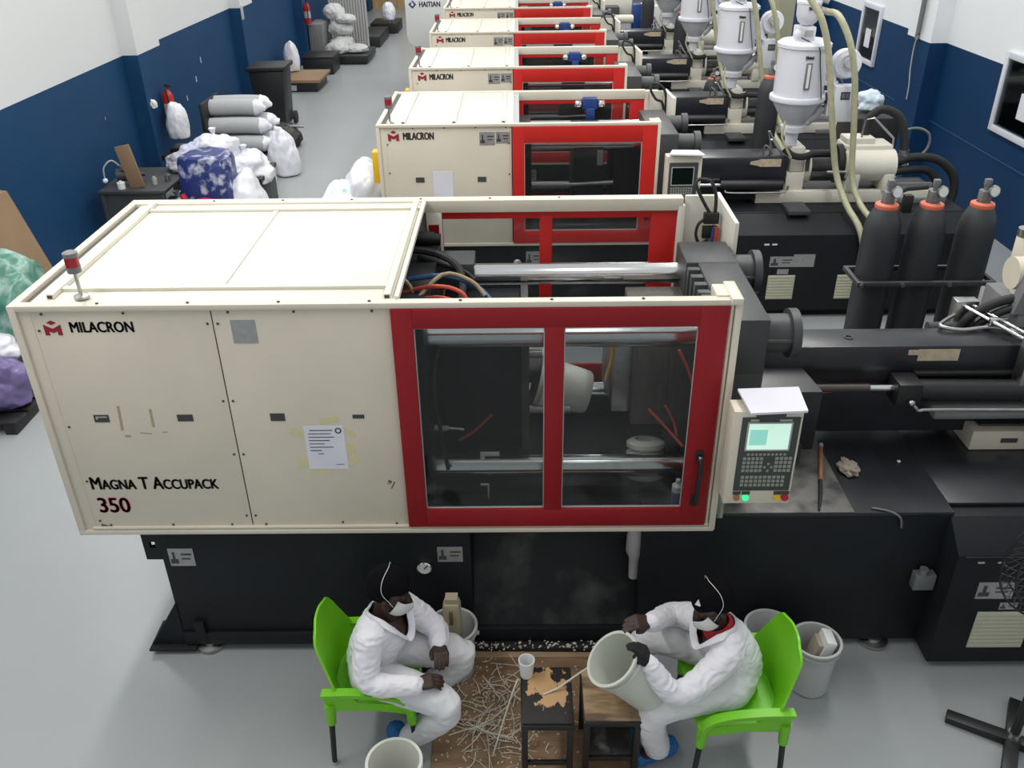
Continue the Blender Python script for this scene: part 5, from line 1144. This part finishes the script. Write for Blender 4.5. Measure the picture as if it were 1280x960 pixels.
b = B(); b.cyl((cxf, cyf, .05), (cxf, cyf, 1.0), .024, n=18); b.cyl((cxf, cyf, .95), (cxf, cyf, 1.22), .017, n=16); obj('pole', b, 'blk', t)
b = B(); b.box(cxf - .05, cxf + .05, cyf - .05, cyf + .05, 1.19, 1.30, .02); b.cyl((cxf, cyf + .02, 1.32), (cxf, cyf + .2, 1.32), .085, .07, 20); obj('motor', b, 'blk', t)
RX = Matrix.Rotation(R(90), 3, 'X')
hx, hz, hy, RF = cxf - .04, 1.30, cyf - .03, .36
b = B()
for i in range(44):
    a = 2 * math.pi * i / 44; ca, sa = math.cos(a), math.sin(a)
    for sg in (-1, 1):
        b.tube([(hx + ca * .05, hy + sg * .085, hz + sa * .05), (hx + ca * .2, hy + sg * .08, hz + sa * .2), (hx + ca * .31, hy + sg * .05, hz + sa * .31), (hx + ca * RF, hy, hz + sa * RF)], .0022, 5, k=3)
for rr_, yo in ((RF, 0), (.2, .08), (.2, -.08), (.31, .05), (.31, -.05)):
    b.lathe([(rr_ - .004, -.004), (rr_ + .004, -.004), (rr_ + .004, .004), (rr_ - .004, .004)], (hx, hy + yo, hz), 48, RX, True)
b.lathe([(0, 0), (.055, 0), (.055, .012), (0, .012)], (hx, hy - .08, hz), 24, RX)
obj('cage', b, 'blk', t)
for i in range(3):
    b = B(); a0 = R(120 * i + 20)
    pr = [(.04, -.02), (.04, .03), (.16, .10), (.27, .11), (.29, .02), (.22, -.06), (.12, -.05)]
    b.prism([(hx + x * math.cos(a0) - z * math.sin(a0), hy + (z * .25), hz + x * math.sin(a0) + z * math.cos(a0)) for x, z in pr], (0, .004, 0)); obj('blade', b, 'blk', t)
b = B(); b.cyl((hx, hy - .03, hz), (hx, hy + .06, hz), .05, .055, 20); obj('hub', b, 'blk', t)
b = lump((1.52, 2.93, .006), (.012, .016, .010), 4, 5, .4, 2); tag(obj('debris', b, 'ink'), 'small dark crumb on the grey floor right of the right chair', 'debris')
# ------------------------------------------------------------------ clutter along the left wall
def bag(name, label, cat, c, s, m, seed, amp=.22, f=3, group=None, rot=0, tie=True):
    t = thing(name, label, cat, (c[0], c[1], c[2]), group)
    b = lump((0, 0, 0), s, seed, f, amp, 5)
    for v in b.bm.verts:
        k = .035 * min(s); v.co += V(v.co).normalized() * k * (1 - 2.2 * abs(nz(v.co, 9, seed))) + V(v.co).normalized() * k * .6 * (1 - 2.2 * abs(nz(v.co, 21, seed)))
    mn = min(v.co.z for v in b.bm.verts)
    ca, sa = math.cos(R(rot)), math.sin(R(rot))
    b.move(lambda p: (c[0] + p.x * ca - p.z * sa * .0 - p.y * sa, c[1] + p.x * sa + p.y * ca, c[2] + p.z - mn))
    zt = max(v.co.z for v in b.bm.verts)
    obj('bag_body', b, m, t, ang=180)
    if tie:
        q = B(); q.lathe([(.05 * 1, -.05), (.018, .0), (.03, .02), (.055, .07), (.05, .075), (.012, .02), (.0, .0)], (c[0], c[1], zt), 14)
        for v in q.bm.verts: v.co += V((nz(v.co, 30, seed), nz(v.co, 30, seed + 1), 0)) * .015
        obj('bag_neck', q, m, t)
    return t
b = B(); b.prism([(-5.22, 9.32, .0), (-5.46, 9.12, 1.30), (-5.46, 7.6, 1.40), (-5.22, 7.6, .0)], (-.16, 0, .02)); b.box(-5.40, -5.30, 8.2, 9.20, .44, .452, 0)
tag(obj('cardboard_box', b, 'card'), 'tall brown cardboard box leaning on the left wall behind the green bag', 'box')
bag('plastic_bag', 'big clear bag of green plastic parts at the left edge, before the cardboard', 'bag', (-4.75, 7.35, .25), (.40, .42, .60), 'baggreen', 5, .3, 4, 'plastic bags on the floor')
bag('plastic_bag', 'clear bag of purple parts on a black pallet at the left edge', 'bag', (-4.62, 6.66, .13), (.30, .26, .32), 'bagpurple', 9, .25, 4, 'plastic bags on the floor')
bag('plastic_bag', 'white film bag lying on the purple bag at the left edge', 'bag', (-4.68, 6.85, .45), (.24, .22, .16), 'bagw', 12, .3, 4, 'plastic bags on the floor')
t = thing('pallet', 'black plastic pallet under the bags at the left picture edge', 'pallet', (-4.75, 6.9, 0))
b = B()
for i in range(6): b.box(-5.2, -4.33, 6.35 + i * .22, 6.52 + i * .22, .10, .125)
obj('deck', b, 'blk', t)
for x in (-5.1, -4.75, -4.4):
    b = B(); b.box(x - .05, x + .05, 6.35, 7.62, 0, .10); obj('runner', b, 'blk', t)
t = thing('wood_slat', 'pale wooden slat standing on the black pallet beside the bags', 'slat', (-4.33, 7.1, .13))
b = B(); b.box(-4.42, -4.36, 7.05, 7.09, .126, .70, .003, ('Y', -9, (-4.39, 7.07, .13))); b.box(-4.48, -4.34, 7.02, 7.06, .126, .40, .003, ('Y', -5, (-4.39, 7.07, .13))); obj('slat_board', b, 'wood', t)
# work table with motor parts
t = thing('work_table', 'low dark table by the left wall with tools and metal parts on it', 'table', (-4.95, 11.6, 0))
b = B(); b.box(-5.42, -4.55, 11.0, 12.1, .66, .70, .005); obj('table_top', b, 'dark', t)
b = B(); b.box(-5.40, -4.57, 11.02, 12.08, .12, .16, .004); b.box(-5.38, -4.6, 11.04, 11.06, .16, .66, 0); obj('shelf', b, 'dark', t)
for x in (-5.38, -4.6):
    for y in (11.04, 12.06): b = B(); b.box(x - .025, x + .025, y - .025, y + .025, 0, .66); obj('leg', b, 'dark', t)
b = B(); b.box(-5.05, -4.86, 11.15, 11.18, .70, 1.25, .004, ('Y', -10, (-4.95, 11.16, .7))); tag(obj('cardboard_strip', b, mat('cardboard_tan', (.24, .155, .09), .8)), 'brown cardboard strip leaning upright on the low dark table', 'cardboard')
t = thing('electric_motor', 'grey electric motor lying on the low dark table', 'motor', (-5.15, 11.4, .70))
b = B(); b.cyl((-5.28, 11.35, .80), (-5.02, 11.42, .80), .09, n=22); b.cyl((-5.02, 11.42, .80), (-4.95, 11.44, .80), .03, n=12); obj('housing', b, 'dark', t)
b = B(); b.box(-5.2, -5.1, 11.3, 11.42, .88, .95, .01); obj('terminal_box', b, 'grey', t)
b = B(); b.box(-5.25, -5.05, 11.3, 11.45, .70, .74); obj('foot_plate', b, 'grey', t)
t = thing('white_cable', 'white cable with round plug standing up from the low dark table', 'cable', (-5.35, 11.2, .70))
b = B(); b.tube([(-5.20, 11.30, .95), (-5.27, 11.25, 1.03), (-5.36, 11.2, .95), (-5.38, 11.2, .80)], .010); obj('cord', b, 'lgrey', t); b = B(); b.ball((-5.38, 11.2, .78), .035, sub=2); obj('plug', b, 'white', t)
for i, (x, y) in enumerate(((-4.78, 11.3), (-4.66, 11.45), (-5.15, 11.12))):
    b = B(); b.cyl((x, y, .70), (x, y, .78), .03 + .01 * i, n=14); b.cyl((x, y, .78), (x, y, .80), .02, n=12); tag(obj('metal_part', b, ('lgrey', 'steel', 'white')[i]), ('grey metal part near the right edge of the low dark table', 'steel part at the rear right of the low dark table', 'white cap at the front of the low dark table')[i], 'part')
# bags around the table
t = thing('plastic_bundle', 'film wrapped bundle of blue bags with a red strap, before the low dark table', 'bundle', (-4.0, 11.2, 0))
b = B(); b.box(-4.33, -3.70, 10.9, 11.5, 0, 1.12, .10)
bmesh.ops.subdivide_edges(b.bm, edges=b.bm.edges[:], cuts=3, use_grid_fill=True)
for v in b.bm.verts: v.co += V((nz(v.co, 4, 1), nz(v.co, 4, 2), nz(v.co, 4, 3) * (1 if v.co.z > .1 else 0))) * .06
obj('wrapped_bags', b, 'bagblue', t)
b = B(); b.tube([(-4.28, 10.85, .70), (-4.2, 10.83, .58), (-4.0, 10.83, .62), (-3.78, 10.84, .55), (-3.80, 10.83, .45), (-4.1, 10.83, .48), (-4.2, 10.84, .42)], .04, 8); obj('strap', b, 'redtag', t, 'red strap')
bag('plastic_bag', 'tall white bag leaning on the right of the blue bundle', 'bag', (-3.58, 11.25, 0), (.26, .32, .56), 'bagw', 21, .18, 3, 'plastic bags on the floor', tie=False)
bag('plastic_bag', 'white bag heaped on top behind the blue bundle, topmost of the pile', 'bag', (-4.25, 12.3, .62), (.34, .28, .30), 'bagw', 22, .3, 4, 'plastic bags on the floor')
bag('plastic_bag', 'white bag lying right of the topmost one behind the blue bundle', 'bag', (-3.88, 12.35, .40), (.34, .30, .26), 'bagw', 23, .3, 4, 'plastic bags on the floor')
bag('plastic_bag', 'white and lilac bag between the low dark table and the heap of white bags', 'bag', (-4.52, 12.15, .55), (.25, .25, .28), mat('lilac_film', (.50, .50, .66), .3, var=.15, bump=.3, bscale=14), 24, .3, 4, 'plastic bags on the floor', tie=False)
t = thing('storage_crate', 'dark crate under the heap of white bags', 'crate', (-4.1, 12.3, 0)); b = B(); b.box(-4.75, -3.62, 12.05, 12.85, 0, .48, .02); obj('crate_wall', b, 'blk', t)
b = B(); b.box(-4.78, -3.59, 12.02, 12.88, .48, .54, .01); obj('rim', b, 'blk', t)
bag('plastic_bag', 'white bag standing below the crate, middle of the three on the floor', 'bag', (-4.02, 13.45, 0), (.21, .24, .26), 'bagw', 25, .2, 3, 'plastic bags on the floor', tie=False)
bag('plastic_bag', 'tall white bag standing alone on the grey floor below the foam rolls', 'bag', (-3.78, 14.1, 0), (.23, .24, .42), 'bagw', 26, .18, 3, 'plastic bags on the floor', tie=False)
bag('plastic_bag', 'small white bag under the low dark table beside the blue bundle', 'bag', (-4.62, 11.55, .0), (.22, .22, .27), mat('grey_film', (.45, .46, .50), .35, bump=.3, bscale=14), 27, .3, 4, 'plastic bags on the floor')
bag('plastic_bag', 'pale bag between the blue bundle and the wall, partly hidden', 'bag', (-4.62, 11.95, .70), (.22, .18, .14), mat('pale_film', (.42, .42, .46), .35, bump=.3, bscale=14), 28, .3, 4, 'plastic bags on the floor', tie=False)
t = thing('floor_tray', 'black tray on a shelf edge below the white bag on the wall', 'tray', (-4.95, 12.9, .7)); b = B(); b.box(-5.2, -4.62, 12.7, 13.2, .62, .70, .01); b.box(-5.1, -4.72, 12.8, 13.1, .70, .78, .02); obj('tray_body', b, 'blk', t); b = B(); b.box(-4.86, -4.76, 12.80, 12.86, .781, .80); obj('red_label', b, 'redtag', t, 'red label')
b = B(); b.box(-5.15, -4.7, 12.75, 13.15, 0, .62, .02); obj('stand', b, 'dark', t)
# fire extinguisher with bag on pilaster
def extinguisher(x, y, z, l):
    t = thing('fire_extinguisher', l, 'fire extinguisher', (x, y, z), 'red fire extinguishers on the left wall')
    b = B(); b.lathe([(0, 0), (.075, 0), (.08, .02), (.08, .40), (.06, .46), (.025, .49), (.025, .51), (0, .51)], (x, y, z), 24); obj('tank', b, 'fire', t)
    b = B(); b.box(x - .02, x + .10, y - .015, y + .015, z + .53, z + .55); b.box(x - .02, x + .08, y - .015, y + .015, z + .56, z + .575); b.cyl((x, y, z + .50), (x, y, z + .57), .02, n=12); obj('valve_handle', b, 'blk', t)
    b = B(); b.tube([(x, y - .02, z + .54), (x + .03, y - .1, z + .5), (x + .04, y - .1, z + .3), (x + .03, y - .09, z + .1)], .012); obj('hose', b, 'rubber', t)
    b = B(); b.lathe([(.0805, .14), (.0815, .14), (.0815, .30), (.0805, .30)], (x, y, z), 24, None, True); obj('label_band', b, 'lgrey', t)
extinguisher(-5.34, 13.75, .92, 'red fire extinguisher on the nearest left pilaster, half hidden by a white bag')
extinguisher(-5.34, 23.95, 1.0, 'red fire extinguisher on the far left pilaster beside stacked white sacks')
bag('plastic_bag', 'white bag hanging in front of the nearest red fire extinguisher', 'bag', (-5.19, 13.55, .74), (.17, .17, .34), 'bagw', 31, .18, 3, 'plastic bags on the floor', tie=False)
b = lump((-5.42, 13.35, 1.28), (.05, .06, .08), 8, 5, .3, 3); tag(obj('plastic_pouch', b, 'white'), 'small white pouch on the pilaster beside the nearest extinguisher', 'pouch')
# foam rolls
fr = None; n_ = 0
wnames = ('top row, front', 'top row, back', 'middle row, front', 'middle row, back', 'bottom row, front', 'bottom row, back', 'bottom row, last')
for (y, z, x0, x1), l in zip(((14.6, .96, -5.02, -4.14), (14.85, .97, -5.0, -4.10), (14.45, .70, -5.0, -4.05), (14.72, .72, -5.0, -3.98), (14.35, .43, -4.85, -4.0), (14.62, .45, -4.9, -3.95), (14.9, .46, -4.9, -3.95)), wnames):
    t = thing('foam_roll', 'grey white foam roll in the stack by the left wall, ' + l, 'foam roll', (x0, y, z), 'grey white foam rolls stacked by the left wall')
    b = B(); b.tube([(x0, y, z), ((x0 + x1) / 2, y, z + .01), (x1 - .14, y, z)], .128, 20); obj('roll', b, 'foam', t)
    b = B(); b.tube([(x1 - .145, y, z), (x1 - .08, y, z), (x1 - .02, y - .01, z - .01), (x1 + .03, y, z - .02)], [.129, .11, .06, .035], 18)
    for v in b.bm.verts: v.co += V((0, nz(v.co, 14, 3), nz(v.co, 14, 4))) * .02
    obj('twisted_end', b, 'bagw', t, 'twisted white film end')
t = thing('roll_crate', 'dark stand under the stack of foam rolls', 'crate', (-4.5, 14.7, 0)); b = B(); b.box(-5.0, -4.0, 14.2, 15.1, 0, .30, .02); obj('stand_box', b, 'blk', t); b = B(); b.box(-5.06, -5.0, 14.2, 15.1, 0, 1.1, .01); obj('end_board', b, 'blk', t)
# wheelie bin
t = thing('wheelie_bin', 'tall black wheelie bin standing by the left wall behind the foam rolls', 'bin', (-4.7, 17.3, 0))
b = B(); b.prism([(-4.95, 17.05, .06), (-5.02, 17.0, 1.08), (-4.37, 17.0, 1.08), (-4.45, 17.05, .06)], (0, .62, 0), .03); obj('bin_body', b, 'blk', t)
b = B(); b.prism([(-5.05, 16.96, 1.08), (-5.05, 16.96, 1.15), (-4.33, 16.96, 1.17), (-4.33, 16.96, 1.09)], (0, .74, 0), .02); obj('lid', b, 'blk', t)
for x in (-4.95, -4.42): b = B(); b.cyl((x, 17.62, .12), (x + .05, 17.62, .12), .12, n=20); obj('wheel', b, 'rubber', t)
b = B(); b.cyl((-4.30, 15.9, .35), (-3.85, 15.9, .33), .02); tag(obj('metal_bar', b, 'steel'), 'short metal bar lying on the black sack in front of the bin', 'bar')
bag('refuse_sack', 'black refuse sack on the floor in front of the wheelie bin', 'bag', (-4.25, 15.9, 0), (.35, .3, .22), 'blk', 33, .25, 3, tie=False)
# brown tray box on black pallet
t = thing('cardboard_tray', 'flat brown cardboard box on a black pallet beyond the wheelie bin', 'box', (-5.0, 21, 0))
b = B(); b.box(-5.45, -4.47, 20.5, 21.8, .20, .27, .01); obj('box_top', b, 'card', t); b = B(); b.box(-5.40, -4.55, 20.55, 21.7, 0, .20, .01); obj('pallet_base', b, 'blk', t); b = B(); b.box(-5.22, -5.02, 20.54, 20.55, .03, .15, 0); obj('label_plate', b, 'lgrey', t)
bag('plastic_bag', 'white sack standing behind the flat brown cardboard box by the left wall', 'bag', (-5.3, 21.6, .27), (.17, .2, .42), 'bagw', 35, .15, 3, 'plastic bags on the floor', tie=False)
# far clutter
b = B(); b.box(-5.42, -5.06, 24.2, 25.2, 0, .95, .02); t = tag(obj('storage_rack', b, 'grey'), 'grey storage box below the far red fire extinguisher', 'box')
t = thing('pallet', 'black pallet with white sacks, third one back along the left wall', 'pallet', (-4.6, 24.6, 0)); b = B(); b.box(-5.0, -3.9, 23.9, 25.4, .05, .22, .01); obj('deck', b, 'blk', t); b = B(); b.box(-4.95, -3.95, 23.95, 25.35, 0, .05, 0); obj('runner', b, 'blk', t)
for i, (x, y, z, a, c_) in enumerate(((-4.75, 24.4, .22, .30, .20), (-4.70, 24.8, .22, .32, .22), (-4.25, 24.5, .22, .32, .12), (-4.72, 24.9, .62, .32, .20), (-4.9, 25.1, .98, .28, .22), (-4.55, 24.9, .9, .25, .14))):
    bag('sack', ('white sack at the front of the far pallet', 'white sack at the back of the far pallet', 'grey white sack hanging over the right edge of the far pallet', 'white sack in the second layer on the far pallet', 'white sack topmost on the far pallet against the wall', 'white sack topmost on the far pallet, right one')[i], 'sack', (x, y, z), (a, .3, c_), mat('sack_%d' % i, (.52, .53, .52), .6), 40 + i, .2, 3, 'white sacks on the far pallet', tie=False)
t = thing('crate', 'black crate on the floor in front of the far pallet of sacks', 'crate', (-4.9, 22.9, 0)); b = B(); b.box(-5.3, -4.55, 22.6, 23.5, 0, .38, .02); obj('crate_wall', b, 'blk', t)
b = B(); b.box(-5.32, -4.53, 22.58, 23.52, .38, .42, .01); obj('rim', b, 'blk', t)
t = thing('pallet', 'black pallets stacked under the far folding table', 'pallet', (-4.6, 28, 0)); b = B(); b.box(-5.1, -3.95, 26.6, 28.6, 0, .30, .02); b.box(-4.6, -3.75, 29.2, 30.5, 0, .3, .02); obj('deck', b, 'blk', t)
t = thing('folding_table', 'pale folding table by the far end of the left wall', 'table', (-4.7, 29.5, 0)); b = B(); b.box(-5.35, -3.95, 29.0, 30.0, 1.0, 1.06, .01); obj('table_top', b, 'lgrey', t)
for x in (-5.2, -4.1):
    b = B(); b.cyl((x, 29.2, 0), (x + .3, 29.8, 1.0), .02, n=8); b.cyl((x + .3, 29.2, 0), (x, 29.8, 1.0), .02, n=8); obj('leg', b, 'grey', t)
bag('plastic_bag', 'white bag at the right end of the far folding table', 'bag', (-3.95, 28.9, .45), (.2, .2, .3), 'bagw', 51, .2, 3, 'plastic bags on the floor', tie=False)
bag('plastic_bag', 'pale bucket shaped bag under the far folding table', 'bag', (-4.9, 28.8, .3), (.25, .2, .28), 'foam', 52, .15, 3, 'plastic bags on the floor', tie=False)
t = thing('barrier_stand', 'dark stand with two feet in the far aisle left of the white machine', 'stand', (-2.9, 30.5, 0))
b = B(); b.cyl((-2.9, 30.5, .03), (-2.9, 30.5, 1.6), .08, n=14); obj('post', b, 'dark', t)
for y in (30.2, 31.8): b = B(); b.box(-3.3, -2.5, y - .08, y + .08, 0, .07, .01); obj('foot_bar', b, 'dark', t)
b = B(); b.box(-5.64, -3.4, 35.6, 35.8, 0, 2.6, 0); tag(obj('partition', b, 'wood'), 'brown partition at the far end of the left aisle', 'partition', None, 'structure')
# corrugated sheets beside sacks
t = thing('corrugated_sheet', 'grey corrugated sheets standing upright behind the far sacks', 'sheet', (-5.3, 25.6, 0))
b = B()
for i in range(14): b.cyl((-5.2 + .075 * i, 26.2, 0), (-5.2 + .075 * i, 26.2, 2.3), .04, n=8)
obj('sheet_face', b, 'lgrey', t)
# white teal bag beside the second machine
bag('plastic_bag', 'bright white and teal bag heaped left of the machine behind the front one', 'bag', (-1.84, 9.2, .0), (.42, .55, .80), 'bagteal', 61, .22, 3, 'plastic bags on the floor', tie=False)
bag('plastic_bag', 'white bag on top of the white and teal bag beside the yellow box', 'bag', (-1.66, 9.35, .98), (.24, .36, .34), 'bagw', 63, .22, 3, 'plastic bags on the floor', tie=False)
b = lump((4.25, 10.95, 1.73), (.16, .14, .14), 71, 4, .3, 4); t = thing('plastic_bag', 'pale blue white bag behind the motor of the nearest small machine', 'bag', (4.25, 10.95, 0), 'plastic bags on the floor'); obj('bag_body', b, mat('ice_film', (.60, .70, .78), .3, bump=.3), t)
b = B(); b.box(3.95, 4.5, 10.55, 11.15, 0, 1.62, .02); tag(obj('cabinet', b, 'blk'), 'dark cabinet under the pale blue bag by the right wall', 'cabinet')
# paint chips on the blue walls
for i, (y, z, s) in enumerate(((12.2, 1.35, .012), (12.3, .9, .012), (9.3, .32, .02), (16.0, 1.15, .03), (16.4, 1.4, .03), (15.4, .95, .025))):
    b = B(); b.box(-5.652, -5.648, y - s * .6, y + s * .6, z - s * 1.6, z + s * 1.6, 0); n += 1; struct('trim_%d' % n, b, mat('bare_plaster_%d' % i, (.45, .5, .52), .8))
